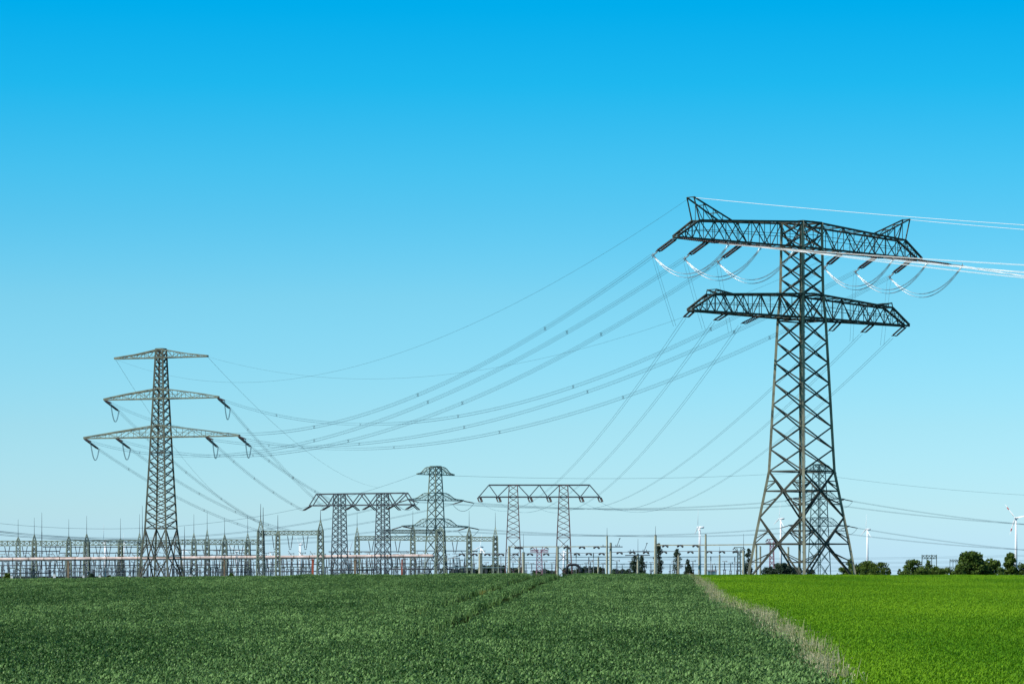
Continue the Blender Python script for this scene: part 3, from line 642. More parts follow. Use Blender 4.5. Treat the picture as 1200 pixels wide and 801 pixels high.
beam(81, 200, 632.5, 638.5, 1530, 'pale green lattice beam passing behind the left pylon', GS, [91, 115, 127, 151, 180])
beam(201, 303, 632, 637.5, 1535, 'pale green lattice beam from the left pylon to the broad mast', GS, [214, 240, 256, 272, 282])
beam(306, 376, 621.8, 626.2, 955, 'raised lattice beam between the broad mast and the tall green mast', GS, [322, 340, 358], 17)
beam(418, 484, 628, 632.4, 1490, 'lattice beam between the legs of the blue-grey portal', GS, [435, 466], 14)
beam(448, 516, 620.8, 624.2, 1500, 'dark lattice beam from the blue-grey portal to the three-arm pylon', M['far_steel'])
beam(484, 549, 628, 633.4, 1485, 'lattice beam crossing behind the wide squat tower', GS, [533], 15)
beam(550, 580, 629, 633.4, 1485, 'short lattice beam between the two masts left of the brown-red portal', GS)

# the long elevated pipe
Yp = 1400; pg = thing('elevated_pipe', P(250, 657, Yp), 'long pinkish pipe raised on supports in front of the substation', 'pipe')
mb = MB(); mb.tube([P(-60, 655.6, Yp), P(0, 655.2, Yp), P(200, 653.6, Yp), P(345, 652.4, Yp), P(470, 651.2, Yp), P(506, 651, Yp), P(509, 652.5, Yp)], .72, 14); mb.build('pipe', M['pipe'], pg, smooth=True)
col_ = MB()
for px in np.arange(-40, 506, 18.3):
    y_ = float(np.interp(px, [-60, 0, 200, 345, 506], [655.6, 655.2, 653.6, 652.4, 651])); c = P(px, y_, Yp); col_.tube([c - [.12, 0, 0], c + [.12, 0, 0]], .80, 14)
col_.build('flange_rings', M['brownpost'], pg, smooth=False)
for px, wpx, m in ((366.5, 3.0, 'redpost'), (471, 1.8, 'redpost'), (416, 3.2, 'brownpost'), (80, 3.0, 'brownpost'), (263, 2.6, 'brownpost')):
    c = P(px, 653.5, Yp); z0 = float(gz(c[0], Yp)) - .2; w_ = wpx * mpp(Yp); mb = MB()
    mb.bar((c[0], Yp, z0), (c[0], Yp, c[2] - .6), w_ * .8); mb.bar((c[0], Yp, c[2] - .75), (c[0], Yp, c[2] - .45), w_ * 1.15); o = mb.build('support_post', M[m], pg)
    o['label'] = 'red oxide support post' if m == 'redpost' else 'brown support post'

# switchgear: one kind of post built once, then copied
def make_post(label, h_sup, h_ins, arms):
    g = thing('post_insulator', (0, 0, 0), label, 'post insulator', 'post insulators of the switchyard'); b = MB()
    for dx in (-.35, .35): b.bar((dx, 0, 0), (dx * .8, 0, h_sup), .27)
    b.bar((-.35, 0, h_sup * .45), (.33, 0, h_sup * .85), .12); b.bar((-.6, 0, h_sup), (.6, 0, h_sup), .3); b.build('support', M['blue_steel'], g)
    b = MB(); ins_string(b, (0, 0, h_sup), (0, 0, h_sup + h_ins), .26, 9); b.build('insulator', M['dark_ins'], g, smooth=True)
    b = MB(); b.bar((-arms, 0, h_sup + h_ins), (arms, 0, h_sup + h_ins + .1), .22); b.bar((arms, 0, h_sup + h_ins - .3), (arms, 0, h_sup + h_ins + .4), .25); b.build('contact_arm', M['fitting'], g); return g
protoA = make_post('dark post insulator on a steel stand, in the crowded rows beneath the pipe', 4.4, 3.4, .8)
protoB = make_post('taller dark post insulator on a steel stand rising behind the pipe', 6.2, 5.4, 1.3)
first = {id(protoA): True, id(protoB): True}
def put(pr, px, Y):
    X = (px - 600) * Y / F; loc = (X, Y, float(gz(X, Y))); a = RNG.uniform(-.5, .5)
    s = RNG.uniform(.9, 1.12)
    if first.pop(id(pr), False): pr.location = loc; pr.rotation_euler = (0, 0, a); return
    copy_thing(pr, loc, rotz=a, scale=(s, s, s))
px = -4.0
while px < 545:
    put(protoA, px + RNG.uniform(-1, 1), RNG.uniform(1455, 1500)); px += RNG.uniform(3.2, 6.4)
px = 2.0
while px < 590:
    put(protoB, px + RNG.uniform(-2, 2), RNG.uniform(1560, 1650)); px += RNG.uniform(7, 13)
protoC = make_post('slim dark post insulator on a steel stand among the concrete posts', 3.4, 3.2, .9)
first[id(protoC)] = True
for px in (534, 545, 556, 571, 588, 600, 618, 624, 638, 646, 671, 679, 686, 693, 706, 722, 730, 737, 756, 762, 776, 785, 790, 803, 812, 836, 850, 856, 863, 880): put(protoC, px + RNG.uniform(-1.5, 1.5), RNG.uniform(1380, 1520))
def bus(x0, x1, row, Y, r, label, m, row1=None):
    mb = MB(); mb.tube([P(x0, row, Y), P((x0 + x1) / 2, (row + (row1 or row)) / 2, Y), P(x1, row1 or row, Y)], r, 7); o = mb.build('busbar', m, smooth=True); tag(o, label, 'busbar', 'tubular busbars')
for x0, x1, row, Y, r, lb in ((-30, 60, 671, 1452, .22, 'low dark busbar at the left edge beneath the pipe'), (52, 165, 669.3, 1470, .2, 'low dark busbar left of the left pylon'), (205, 300, 669.5, 1470, .2, 'low dark busbar right of the left pylon'), (305, 380, 669, 1470, .22, 'low dark busbar beneath the raised beam'),
        (385, 440, 667.3, 1460, .3, 'low dark busbar between the legs of the blue-grey portal'), (455, 530, 666.3, 1460, .3, 'low dark busbar left of the three-arm pylon'), (-30, 90, 652, 1600, .16, 'thin busbar just above the pipe at the left edge'), (50, 200, 640.5, 1610, .2, 'dark busbar beneath the pale green beam left of the left pylon'), (200, 300, 650, 1600, .16, 'thin busbar just above the pipe right of the left pylon')):
    bus(x0, x1, row, Y, r, lb, M['blue_steel'])
for i, (px, w_, h_) in enumerate(((7, 4, 3.5), (14, 3, 2.5), (64, 3, 4.5), (98, 2.4, 3), (117, 2.6, 3.2), (128, 3, 2.2), (152, 2.4, 2.6), (223, 3.4, 2.8), (273, 4, 4), (398, 4, 4), (403, 3, 3.5), (427, 5, 4.2), (432, 3, 3), (494, 7, 3.5), (499, 5, 3), (360, 4, 3))):
    Y = 1450; X, _, _ = P(px, 0, Y); z0 = float(gz(X, Y)); kk = Y / F; g = thing('equipment_cabinet', (X, Y, z0), 'pale cabinet low on the ground in the switchyard, among the post insulators', 'cabinet', 'pale cabinets of the switchyard')
    b = MB(); hh = h_ * kk + 1.2; b.box((X, Y, z0 + hh / 2), w_ * kk, 1.4, hh); b.build('housing', M['cabinet'], g); b = MB(); b.box((X, Y, z0 + hh + .12), w_ * kk * 1.12, 1.7, .2); b.build('roof', M['fitting'], g)

BL = [(-30, 70, 645.5, 1590, 'dark busbar just below the beam at the left edge'), (70, 165, 647.5, 1600, 'thin dark busbar between beam and pipe left of the left pylon'), (-30, 165, 662, 1500, 'middle dark busbar beneath the pipe left of the left pylon'), (205, 305, 661.5, 1500, 'middle dark busbar beneath the pipe right of the left pylon'), (210, 300, 644, 1590, 'thin dark busbar below the beam right of the left pylon'), (306, 380, 660.5, 1500, 'middle dark busbar beneath the raised beam'), (385, 530, 660, 1500, 'middle dark busbar behind the blue-grey portal'), (385, 480, 646, 1590, 'thin dark busbar above the pipe behind the blue-grey portal'), (484, 560, 645, 1590, 'thin dark busbar behind the three-arm pylon')]
for x0, x1, row, Y, lb in BL: bus(x0, x1, row, Y, .2, lb, M['blue_steel'])
def disconnector(px, Y, label):
    k = Y / F; X = (px - 600) * k; z0 = float(gz(X, Y)); g = thing('disconnector', (X, Y, z0), label, 'disconnector', 'double-arm disconnectors of the switchyard'); b = MB()
    for dx in (-1.6, 1.6): b.bar((X + dx, Y, z0), (X + dx, Y, z0 + 5.2), .3); b.bar((X + dx, Y, z0 + .4), (X - dx, Y, z0 + 5.0), .14)
    b.bar((X - 2.4, Y, z0 + 5.3), (X + 2.4, Y, z0 + 5.3), .38); b.build('stand', M['far_steel'], g)
    for dx in (-2.0, 0, 2.0): b = MB(); ins_string(b, (X + dx, Y, z0 + 5.4), (X + dx * 1.25, Y, z0 + 9.4), .3, 8); b.build('insulator', M['dark_ins'], g, smooth=True)
    b = MB(); b.bar((X - 2.6, Y, z0 + 9.5), (X + .2, Y, z0 + 9.9), .24); b.bar((X + 2.6, Y, z0 + 9.5), (X + .6, Y, z0 + 12.2), .24); b.build('switch_arms', M['fitting'], g)
for i, px in enumerate((14, 33, 60, 72, 93, 118, 133, 153, 220, 236, 252, 274, 284, 318, 334, 348, 362, 386, 411, 430, 440, 466, 476, 492, 537)): disconnector(px + RNG.uniform(-2, 2), RNG.uniform(1505, 1555), 'three-insulator disconnector with a raised arm in the switchyard around the pipe')

# ------------------------------------------------------------------ concrete posts with their beams, right half
CP = [(596.8, 640, 3.2, 1330, 0, 'broad concrete post in front of the left leg of the brown-red portal'), (613.5, 647, 3.4, 1330, 625, 'concrete post just right of the left leg of the brown-red portal'),
      (653.5, 640, 3.0, 1330, 0, 'concrete post in front of the right leg of the brown-red portal'), (664.8, 639, 2.4, 1400, 0, 'narrow concrete post behind the right leg of the brown-red portal'), (563, 648, 4.8, 1350, 0, 'stout concrete post standing before a white turbine'),
      (608.5, 652, 2.2, 1450, 0, 'thin concrete post between the feet of the left portal leg'), (701.2, 652, 2.2, 1450, 0, 'short concrete post left of the tall paired posts'), (711.4, 627.5, 2.8, 1330, 618, 'tall tapering concrete post, left one of a close pair'), (715.7, 636, 3.0, 1340, 0, 'concrete post carrying a crossarm, right one of a close pair'),
      (747.6, 649, 2.8, 1350, 631, 'concrete post carrying a crossarm in front of a dark bushy tree'), (768.2, 627, 4.2, 1330, 616, 'tall stout concrete post left of the dark poplar'), (795.2, 650, 2.3, 1360, 0, 'concrete post in front of the slim dark poplar'),
      (819.3, 638, 2.0, 1350, 625, 'slim concrete post just left of the white turbine tower'), (827, 626, 3.4, 1330, 0, 'stout tall concrete post just right of the white turbine tower'), (843.3, 650, 2.2, 1360, 640, 'concrete post standing alone right of the teal shed'), (871.4, 644.5, 2.8, 1340, 625, 'concrete post just left of the foot of the large pylon'),
      (886.2, 638, 2.8, 1340, 0, 'concrete post inside the left foot of the large pylon'), (891.0, 640, 2.3, 1400, 0, 'thin concrete post behind the left foot of the large pylon'), (923.8, 641, 2.5, 1350, 0, 'concrete post seen between the legs of the large pylon')]
for cx, top, w_, Y, rod, lb in CP:
    k = Y / F; X = (cx - 600) * k; zg = float(gz(X, Y)) - .3; Zt = EZ + (HY - top) * k
    g = thing('concrete_post', (X, Y, zg), lb, 'post', 'concrete posts of the switchyard'); b = MB(); a = math.radians(RNG.uniform(24, 34)); n_ = 4; th_ = np.array([45, 135, 225, 315]) * math.pi / 180 + a
    wb = w_ * k * .52; wt = w_ * k * (.34 if top < 630 else .46)
    ring = lambda w, z: [(X + w * 1.0 * math.cos(t), Y + w * math.sin(t), z) for t in th_]
    b.add(ring(wb, zg) + ring(wt, Zt), [(0, 1, 5, 4), (1, 2, 6, 5), (2, 3, 7, 6), (3, 0, 4, 7), (4, 5, 6, 7)]); b.build('shaft', M['concrete'], g)
    b = MB(); b.box((X, Y, Zt + .12), wt * 1.7, wt * 1.7, .22); b.build('cap', M['fitting'], g)
    if rod: b = MB(); b.tube([(X, Y, Zt), (X, Y, EZ + (HY - rod) * k)], [.1, .05], 5); b.build('rod', M['blue_steel'], g)
    if cx in (715.7, 747.6):
        b = MB(); r = 640.3 if cx < 730 else 646; b.bar(P(cx - 12, r, Y - .9), P(cx + 14, r + (0 if cx < 730 else -.3), Y - .9), .34)
        if cx > 730: b.bar(P(cx - 15, 650.3, Y - .9), P(cx + 14, 650, Y - .9), .34)
        for dx in (-9, -5, 6, 10): b.bar(P(cx + dx, r, Y - .9), P(cx + dx, r - 2.6, Y - .9), .22)
        b.bar(P(cx + 7, r, Y - .9), P(cx + 10.5, r - 9.5, Y - .9), .2); b.bar(P(cx + 9.5, r - 9.5, Y - .9), P(cx + 11.5, r - 9.9, Y - .9), .3); b.build('crossarm', M['blue_steel'], g)
def wbeam(x0, x1, r0, r1, Y, th_, ins, label, m):
    g = thing('busbar_beam', P((x0 + x1) / 2, (r0 + r1) / 2, Y), label, 'beam', 'slim beams with insulators'); b = MB(); b.bar(P(x0, r0, Y), P(x1, r1, Y), th_); b.build('rail', m, g)
    for i, px in enumerate(ins):
        r = r0 + (r1 - r0) * (px - x0) / (x1 - x0); b = MB(); a = P(px, r + .3, Y)
        for dx, dz in ((-3.4, 2.0), (3.6, 2.4)): ins_string(b, a + [dx * .12, 0, 0], P(px + dx, r + dz, Y - 1), .4, 6)
        b.bar(a - [1.0 * Y / F, 0, 0], a + [1.0 * Y / F, 0, 0], .5); b.build('insulator_string', M['dark_ins'], g, smooth=True)
wbeam(596, 653, 640.3, 640.2, 1345, .34, [606.5, 609], 'slim beam between the legs of the brown-red portal', M['concrete'])
wbeam(653, 712, 640.2, 639.9, 1345, .34, [664, 682, 699], 'slim beam from the brown-red portal to the paired concrete posts', M['concrete'])
wbeam(768, 827, 638.4, 638.2, 1345, .42, [779.5, 797, 815], 'upper slim beam left of the white turbine tower', M['concrete'])
wbeam(827, 890, 638.2, 637.6, 1345, .42, [], 'upper slim beam right of the white turbine tower', M['concrete'])
wbeam(716, 770, 646.6, 645.8, 1400, .25, [726, 741, 757], 'lower thin beam between the crossarm posts', M['fitting'])
wbeam(768, 872, 645.6, 645.3, 1400, .25, [778, 809, 831, 846, 862], 'lower thin beam left of the foot of the large pylon', M['fitting'])
wbeam(586, 716, 648.2, 647.5, 1420, .2, [604, 621, 640, 676, 690, 705], 'lower thin beam passing behind the brown-red portal', M['fitting'])
wbeam(530, 590, 648.5, 648.2, 1420, .2, [541, 556, 571, 587], 'lower thin beam between the three-arm pylon and the brown-red portal', M['fitting'])
for i, (x0, x1, r0, r1) in enumerate(((530, 720, 655.4, 656), (600, 880, 660.5, 660.5), (560, 870, 652.8, 651.8), (530, 700, 664.5, 665), (720, 880, 663.6, 663.6))):
    bus(x0, x1, r0, 1430 + 8 * i, .13, ['thin grey busbar crossing behind both legs of the brown-red portal', 'thin low busbar behind the concrete posts', 'upper thin busbar spanning the concrete posts', 'lowest thin busbar left of the paired concrete posts', 'lowest thin busbar in front of the teal shed'][i], M['dull_wire'], r1)
for i, (px, r0) in enumerate(((675.2, 647), (695.5, 647), (690, 652), (833, 651), (838.5, 662), (861, 652))):   # small support columns among them
    k = 1400 / F; X = (px - 600) * k; zg = float(gz(X, 1400)); g = thing('instrument_post', (X, 1400, zg), ['thin post with a dark head right of the brown-red portal', 'thin post with a dark head left of the short concrete post', 'low thin post with a dark head between two taller ones', 'thin post with a dark head right of the stout tall concrete post', 'short thin post above the teal shed', 'thin post with a dark head left of the large pylon'][i], 'post', 'thin instrument posts')
    b = MB(); b.bar((X, 1400, zg), (X, 1400, EZ + (HY - r0 - 6) * k), .24); b.build('stand', M['fitting'], g); b = MB(); ins_string(b, (X, 1400, EZ + (HY - r0 - 6) * k), (X, 1400, EZ + (HY - r0) * k), .28, 8); b.build('insulator', M['dark_ins'], g, smooth=True)
# black goose-neck duct and teal shed
mb = MB(); Y = 1345; mb.tube([P(664, 672, Y), P(664.5, 664, Y), P(665.5, 661.8, Y), P(668, 661.2, Y), P(674, 661.2, Y), P(677, 662, Y), P(678.6, 665, Y), P(680, 668.5, Y), P(680.6, 671, Y)], [.55] * 7 + [.7, .8], 10)
tag(mb.build('duct', M['duct'], smooth=True), 'black goose-neck duct bending down beside the right leg of the brown-red portal', 'duct')
Y = 1450; X0 = P(829.5, 0, Y)[0]; X1 = P(839.5, 0, Y)[0]; z0 = float(gz(X0, Y)) - .2; sh = thing('shed', ((X0 + X1) / 2, Y, z0), 'low teal shed behind the concrete posts left of the large pylon', 'shed')
b = MB(); zt = EZ + (HY - 668.6) * Y / F; b.box(((X0 + X1) / 2, Y, (z0 + zt) / 2), X1 - X0, 4, zt - z0); b.build('wall', M['bluegrey'], sh)
b = MB(); b.add([(X0 - .2, Y - 2.3, zt + .01), (X1 + .2, Y - 2.3, zt + .01), (X1 + .2, Y + 2.3, zt + .01), (X0 - .2, Y + 2.3, zt + .01), (X0 - .2, Y, zt + .5), (X1 + .2, Y, zt + .5)], [(0, 1, 5, 4), (2, 3, 4, 5), (0, 4, 3), (1, 2, 5), (3, 2, 1, 0)]); b.build('roof', M['fitting'], sh)

# ------------------------------------------------------------------ red-white pylons and tiny far ones
def tpylon(cx, Y, top, m, label, halfw, hw):
    k = Y / F; X = (cx - 600) * k; zg = float(gz(X, Y)) - .2; Zr = lambda r: EZ + (HY - r) * k; c = np.array([X, Y, 0]); g = thing('lattice_pylon', (X, Y, zg), label, 'pylon')
    rows = np.linspace(675, top + 6, 7); lv = [(Zr(r), float(np.interp(r, [top, 675], [hw * .75, hw * 1.15])) * k) for r in rows]; lv[0] = (zg, lv[0][1]); e1 = np.array([1, 0, 0.]); e2 = np.array([0, 1, 0.])
    lattice_body(g, c, e1, e2, lv, .5, .28, m, m, leg_parts=False)
    for r, hl in ((top + 6, halfw * 1.15),):
        b = MB()
        for sg in (-1, 1): arm(b, c, e1, e2, list(np.linspace(0.2, hl * k, 5)), lambda s: Zr(r), lambda s: Zr(r) + 1.0, lambda s: .6, .4, .2, sg)
        b.build('crossarm', m, g)
    b = MB()
    for sg in (-1, 1):
        for q in (.45, .95): b.bar((X + sg * hw * k * .7, Y, Zr(top + 6)), (X + sg * halfw * k * q, Y, Zr(top)), .4)
    b.bar((X - halfw * k, Y, Zr(top)), (X + halfw * k, Y, Zr(top)), .45); b.build('head', m, g)
    for sg in (-1, 1):
        b = MB(); ins_string(b, (X + sg * halfw * k * .8, Y, Zr(top + .5)), (X + sg * halfw * k * 1.25, Y, Zr(top + 2.6)), .45, 6); b.build('insulator_string', M['dark_ins'], g, smooth=True)
tpylon(632, 1800, 640.3, M['magenta_steel'], 'faded red T-headed pylon framed between the legs of the brown-red portal', 9, 3.2)
tpylon(904.5, 2000, 631.5, M['magenta_steel'], 'small red pylon seen through the left legs of the large pylon', 6, 2.4)
tpylon(866, 2200, 641, M['far_steel'], 'small grey T-headed pylon left of the large pylon', 6, 1.8)
for cx, r, s_, lb in ((1089, 649.5, 1.0, 'tiny grey gantry on the skyline, left one of two, between the right-hand trees'), (1118.5, 654.5, .62, 'tiny pale gantry on the skyline just left of the big round tree')):
    Y = 3200; k = Y / F; X = (cx - 600) * k; zg = float(gz(X, Y)); Zr = lambda r_: EZ + (HY - r_) * k; g = thing('gantry_portal', (X, Y, zg), lb, 'gantry'); b = MB(); hw = 8.5 * s_ * k
    for q in (-1, -.33, .33, 1): b.bar((X + q * hw, Y, zg), (X + q * hw, Y, Zr(r)), .55 * s_ + .1)
    b.build('legs', M['far_steel'], g); b = MB(); h2 = 3.6 * s_
    for rr in (r + 1, r + 1 + h2): b.bar((X - hw, Y, Zr(rr)), (X + hw, Y, Zr(rr)), .5 * s_ + .1)
    for i in range(10): b.bar((X - hw + 2 * hw * i / 10, Y, Zr(r + 1 if i % 2 else r + 1 + h2)), (X - hw + 2 * hw * (i + 1) / 10, Y, Zr(r + 1 + h2 if i % 2 else r + 1)), .35 * s_ + .1)
    b.build('truss_beam', M['far_steel'], g)

# ------------------------------------------------------------------ wind turbines
def turbine(cx, row, R, Y, yaw, roll, label, tips=False, tw=1.0):
    k = Y / F; X = (cx - 600) * k; zg = float(gz(X, Y)) - .5; zh = EZ + (HY - row) * k; Rm = R * k
    g = thing('wind_turbine', (X, Y, zg), label, 'wind turbine', 'wind turbines'); y = math.radians(yaw); n = np.array([math.sin(y), -math.cos(y), 0])   # rotor faces n
    e = np.array([math.cos(y), math.sin(y), 0]); hub = np.array([X, Y, zh]) + n * Rm * .10
    b = MB(); b.tube([(X, Y, zg), (X, Y, zg + (zh - zg) * .5), (X, Y, zh - .03 * Rm)], np.array([.085, .072, .05]) * Rm * tw, 12); b.build('tower', M['white'], g, smooth=True)
    b = MB(); b.tube([np.array([X, Y, zh]) - n * Rm * .24, np.array([X, Y, zh]) - n * Rm * .2, np.array([X, Y, zh]) + n * Rm * .05], np.array([.03, .06, .055]) * Rm, 10); b.build('nacelle', M['white'], g, smooth=True)
    b = MB(); b.tube([hub - n * Rm * .05, hub, hub + n * Rm * .04, hub + n * Rm * .06], np.array([.045, .05, .035, .005]) * Rm, 10); b.build('hub', M['white'], g, smooth=True)
    for q in range(3):
        a = math.radians(roll + 120 * q); d = e * math.sin(a) + np.array([0, 0, 1.0]) * math.cos(a); cx_ = np.cross(d, n)
        ts = np.array([0.02, .12, .22, .5, .8, .97, 1.0]); ch = np.array([.022, .026, .05, .036, .022, .012, .004]) * Rm
        V_ = []; 
        for t, c in zip(ts, ch):
            o = hub + d * t * Rm; tw_ = .5 * (1 - t); ax = cx_ * math.cos(tw_) + n * math.sin(tw_); nn = np.cross(ax, d)
            V_ += [o + ax * c, o + nn * c * .28, o - ax * c * .8, o - nn * c * .28]
        f_ = [(4 * i + j, 4 * i + (j + 1) % 4, 4 * i + 4 + (j + 1) % 4, 4 * i + 4 + j) for i in range(len(ts) - 1) for j in range(4)] + [(24, 25, 26, 27)]
        b = MB(); b.add(V_, f_); bl = b.build('blade', M['white'], g)
        if tips:
            b = MB(); b.add([v + (v - (hub + d * Rm * .9)) * .02 for v in V_[12:24]] , [(4 * i + j, 4 * i + (j + 1) % 4, 4 * i + 4 + (j + 1) % 4, 4 * i + 4 + j) for i in range(2) for j in range(4)])
            c_ = MB(); pts = [hub + d * Rm * t for t in (.62, .78)]; c_.tube(pts, [.034 * Rm, .028 * Rm], 6); c_.build('red_band', M['red'], bl)
    return g
turbine(819.9, 617.5, 22, 4200, -80, 4, 'white turbine standing between two concrete posts left of the large pylon')
turbine(915.0, 607.3, 19, 5200, -70, 8, 'white turbine seen between the left legs of the large pylon')
turbine(1016.4, 619.8, 18, 5600, -70, 4, 'white turbine rising above the bushes just right of the large pylon')
turbine(1190.6, 606.5, 21, 4800, -35, -40, 'white turbine with red blade marks near the right edge', tips=True)
turbine(123.4, 633, 20, 5200, -75, 2, 'white turbine left of the left pylon with one blade upright')
turbine(145.5, 634, 10, 7500, -60, 5, 'small far turbine just left of the left pylon')
turbine(214.6, 643.3, 9.5, 7000, -30, -8, 'small turbine behind the beam just right of the left pylon')
turbine(277.3, 646, 12.5, 6200, -20, -50, 'white turbine with raised V-shaped blades left of the broad double-rod mast')
turbine(316.5, 647, 8, 7500, -60, 0, 'small turbine right of the broad double-rod mast')
turbine(352, 637.5, 14, 5600, -65, 190, 'stout white turbine beneath the raised beam', tw=1.3)
turbine(408.2, 645.3, 14, 5600, 40, 25, 'white turbine between the legs of the blue-grey portal')
turbine(563.6, 640.5, 15, 5600, -50, 12, 'white turbine behind the stout concrete post')
turbine(660.6, 645.5, 13, 6000, -60, 100, 'white turbine partly hidden by the right leg of the brown-red portal', tw=1.5)

# ------------------------------------------------------------------ trees
LEAF = leafmat('tree_leaf', (0.03, 0.065, 0.010), (0.135, 0.20, 0.03), .55, .25, .2, attr=False)
LEAFD = leafmat('dark_leaf', (0.018, 0.036, 0.022), (0.045, 0.075, 0.038), .55, .15, .3, attr=False)
def tree(name, cx, base, top, wpx, Y, shape, label, cat, m=None, n=1500, grp=None, trunk=0.1):
    k = Y / F; X = (cx - 600) * k; zg = float(gz(X, Y)) - .1; H = EZ + (HY - top) * k - zg; W = wpx * k / 2
    g = thing(name, (X, Y, zg), label, cat, grp); r = np.random.default_rng(int(cx * 10))
    b = MB(); tr = max(.12, H * .018); b.tube([(X, Y, zg), (X + tr, Y, zg + H * .4), (X, Y, zg + H * .8)], [tr * 1.4, tr, tr * .3], 7)
    nl = 40 if shape != 'poplar' else 44; cl = []
    for i in range(nl):
        t = r.uniform(trunk * .4, .97) if shape == 'poplar' else r.uniform(trunk * .5, .93)
        prof = {'round': math.sqrt(max(.02, 1 - ((t - .48) / .54) ** 2)), 'cone': max(.08, (1 - t) ** .75 * 1.05 * min(1, t * 6 + .4)), 'poplar': max(.15, min(1, (t + .12) * 3.2) * (1 - t ** 4)), 'bush': math.sqrt(max(.03, 1 - (t * .97) ** 2.4))}[shape]
        a = r.uniform(0, 2 * math.pi); q = math.sqrt(r.random()) * .85; cr = (W * .40 if shape != 'poplar' else W * .6) * r.uniform(.65, 1.2) * (0.55 + .45 * prof)
        c = np.array([X + math.cos(a) * q * prof * W, Y + math.sin(a) * q * prof * W, zg + t * H]); cl.append((c, cr))
        b.tube([(X, Y, max(zg + .1, c[2] - cr * 1.2 - q * W * .4)), c], [tr * .4, tr * .12], 4)
    b.build('trunk', M['bark'], g)
    V_ = []; T_ = []; per = max(30, int(1.5 * n) // nl); ls = max(.22, W * .085)
    for c, cr in cl:
        d = r.normal(size=(per, 3)); d /= np.linalg.norm(d, axis=1)[:, None]; rad = cr * r.uniform(.35, 1.08, per) ** .6
        o = c + d * rad[:, None] * np.array([1, 1, .85]); o[:, 2] = np.maximum(o[:, 2], zg + .15)
        u = r.normal(size=(per, 3)); u /= np.linalg.norm(u, axis=1)[:, None]; nn = d + .7 * r.normal(size=(per, 3)); w_ = np.cross(u, nn); w_ /= np.linalg.norm(w_, axis=1)[:, None]; u = np.cross(w_, nn); u /= np.linalg.norm(u, axis=1)[:, None]
        s_ = ls * r.uniform(.6, 1.4, per)[:, None]; base_t = r.uniform(.1, .75)
        V_.append(np.stack([o - u * s_, o + w_ * s_ * .6, o + u * s_, o - w_ * s_ * .6], 1).reshape(-1, 3)); T_.append(np.repeat(np.clip(base_t + r.normal(0, .2, per), 0, 1), 4))
    V_ = np.concatenate(V_); T_ = np.concatenate(T_); b = MB(); b.add(V_, [(4 * i, 4 * i + 1, 4 * i + 2, 4 * i + 3) for i in range(len(V_) // 4)]); o = b.build('crown', m or LEAF, g)
    at = o.data.attributes.new('tint', 'FLOAT', 'POINT'); at.data.foreach_set('value', T_.astype(np.float32)); return g
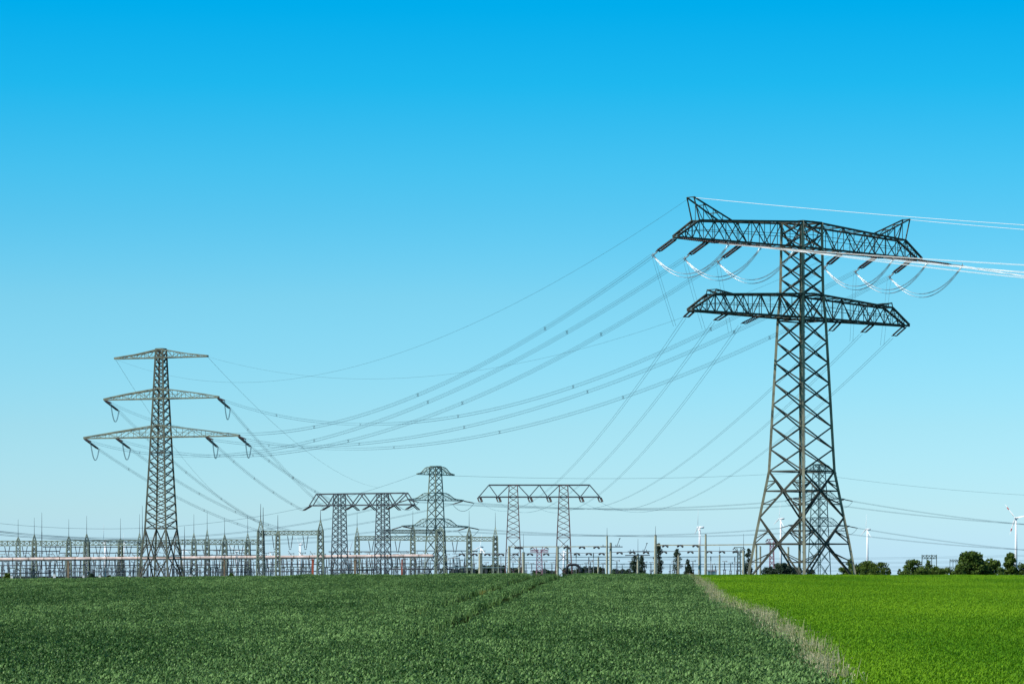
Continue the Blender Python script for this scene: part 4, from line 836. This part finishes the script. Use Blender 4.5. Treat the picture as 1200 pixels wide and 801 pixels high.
TR = [('tree', 1138, 673.5, 648.5, 40, 1300, 'round', 'large round dark green tree, biggest of the right-hand row', None, 5200), ('tree', 1158, 673.5, 656, 32, 1310, 'round', 'rounded tree leaning on the right flank of the biggest tree', None, 3000), ('tree', 1123, 673.5, 661, 18, 1290, 'bush', 'low bushy tree at the left flank of the biggest tree', None, 1800),
      ('tree', 1184, 673.5, 647, 27, 1320, 'cone', 'pointed grey-green tree in front of the turbine at the right edge', None, 3000), ('bush', 1062, 673.5, 667, 16, 1290, 'bush', 'low bush at the left foot of the round green tree beside the narrow one', None, 900), ('bush', 1025, 673.5, 665, 18, 1285, 'bush', 'low bush in front of the gap between two trees beside the large pylon', None, 1000), ('bush', 1172, 673.5, 664, 16, 1290, 'bush', 'low bush between the biggest tree group and the pointed tree', None, 1300), ('tree', 1199, 673.5, 658, 14, 1320, 'round', 'tree cut off by the right edge of the photo', None, 1600),
      ('tree', 1069.5, 673.5, 655.5, 22, 1300, 'round', 'round green tree beside the tall narrow one', None, 2200), ('tree', 1088.3, 673.5, 655, 9, 1340, 'poplar', 'narrow dark tree below the tiny skyline gantry', None, 1400),
      ('bush', 1098, 673.5, 663.5, 23, 1290, 'bush', 'low yellowish bush right of the narrow dark tree', None, 1400), ('bush', 1081, 673.5, 662.5, 20, 1285, 'bush', 'low yellowish bush left of the narrow dark tree', None, 1400), ('bush', 1110, 673.5, 665, 20, 1290, 'bush', 'small low bush between the yellowish bush and the biggest tree', None, 1000), ('bush', 1054.8, 673.5, 666, 6, 1320, 'round', 'smallest lone bush standing in the gap of the row', None, 700),
      ('bush', 1041.5, 673.5, 664, 5, 1320, 'round', 'small thin bush at the right end of the bushes beside the large pylon', None, 500), ('tree', 1033, 673.5, 658, 18, 1300, 'round', 'round bush at the right end of the clump beside the large pylon', None, 1800), ('tree', 1017, 673.5, 657.5, 24, 1300, 'round', 'bushy tree below the turbine just right of the large pylon', None, 2200), ('tree', 1003, 673.5, 660.5, 22, 1310, 'bush', 'bush overlapping the right foot of the large pylon', None, 1600), ('bush', 988, 673.5, 664, 16, 1310, 'bush', 'low bush just left of the right foot of the large pylon', None, 1400), ('tree', 996, 673.5, 653, 10, 1330, 'round', 'taller tree right behind the right leg of the large pylon', None, 1200),
      ('tree', 918, 673.5, 660.5, 26, 1330, 'round', 'broad dark tree seen between the legs of the large pylon', LEAFD, 2600), ('tree', 902, 673.5, 664, 20, 1330, 'bush', 'dark bush at the left inside the legs of the large pylon', LEAFD, 1800), ('tree', 934, 673.5, 664, 16, 1330, 'bush', 'dark bush near the middle leg of the large pylon', LEAFD, 1500), ('tree', 950, 673.5, 667, 14, 1330, 'bush', 'low dark bush at the foot of the blue-green pylon', LEAFD, 1000),
      ('tree', 744, 674, 649, 12, 1400, 'poplar', 'dark bushy tree behind the crossarm post, left stem', LEAFD, 1800), ('tree', 752, 674, 651, 11, 1400, 'poplar', 'dark bushy tree behind the crossarm post, right stem', LEAFD, 1700), ('tree', 771.5, 674, 636, 12, 1400, 'poplar', 'tallest dark poplar behind the stout concrete post', LEAFD, 2200), ('tree', 793.5, 674, 643, 11, 1400, 'poplar', 'slim dark poplar left of the dark conical tree', LEAFD, 1900),
      ('tree', 806.5, 674, 654, 15, 1370, 'cone', 'dark conical tree at the corner where the crops meet', LEAFD, 2400), ('tree', 877, 674, 642, 10, 1420, 'poplar', 'dark poplar behind the left foot of the large pylon', LEAFD, 1900), ('tree', 873, 674, 660, 8, 1400, 'bush', 'dark bush at the foot of the poplar left of the large pylon', LEAFD, 900)]
for nm, cx, ba, tp, wp_, Y, shp, lb, mm, n_ in TR: tree(nm, cx, ba, tp, wp_, Y, shp, lb, nm, mm, n_, 'trees and bushes beyond the field')
for cx, tp, wp_, Y, lb, mm in ((8, 671, 9, 700, 'small bright green shrub at the left edge of the crop line', LEAF), (106.5, 672, 8, 690, 'small dark shrub at the crop line left of the left pylon', LEAFD), (271, 671, 6, 690, 'small green shrub at the crop line right of the left pylon', LEAF), (128, 674, 5, 690, 'tiny shrub at the crop line near the left foot of the left pylon', LEAFD)):
    tree('shrub', cx, 678, tp, wp_, Y, 'bush', lb, 'shrub', mm, 500, 'shrubs along the crop line', trunk=.05)
# far woods that read as one mass
def woods(spans, label):
    V_ = []; T_ = []
    for x0, x1, top, Y in spans:
        k = Y / F; n_ = int((x1 - x0) * 60); px = RNG.uniform(x0, x1, n_); tp = top + 2.5 * (vnoise(px, px * 0, 2.4, 31) - .3); X = (px - 600) * k; yy = Y + RNG.uniform(-8, 8, n_); zt = EZ + (HY - tp) * k; z0 = gz(X, yy); z = z0 + (zt - z0) * RNG.random(n_) ** .7
        o = np.stack([X, yy, z], 1); u = RNG.normal(size=(n_, 3)); w_ = RNG.normal(size=(n_, 3)); V_.append(np.stack([o - u * .5, o + w_ * .4, o + u * .5, o - w_ * .4], 1).reshape(-1, 3)); T_.append(np.repeat(RNG.random(n_), 4))
    V_ = np.concatenate(V_); T_ = np.concatenate(T_); b = MB(); b.add(V_, [(4 * i, 4 * i + 1, 4 * i + 2, 4 * i + 3) for i in range(len(V_) // 4)]); o = b.build('far_woods', LEAFD)
    at = o.data.attributes.new('tint', 'FLOAT', 'POINT'); at.data.foreach_set('value', T_.astype(np.float32)); tag(o, label, 'woods', kind='stuff')
woods([(528, 545, 667, 1900), (540, 562, 666, 1950), (566, 592, 662.5, 1900), (595, 612, 665, 1950), (625, 633, 669, 1900), (634, 641, 667, 1900), (642, 652, 669, 1950), (660, 680, 667, 1900), (680, 692, 664, 1900), (690, 708, 664.5, 1900), (718, 732, 667, 1950), (733, 738, 667.5, 1900)], 'low dark far woods along the horizon behind the brown-red portal')
SC.render.resolution_x = 1024; SC.render.resolution_y = 683
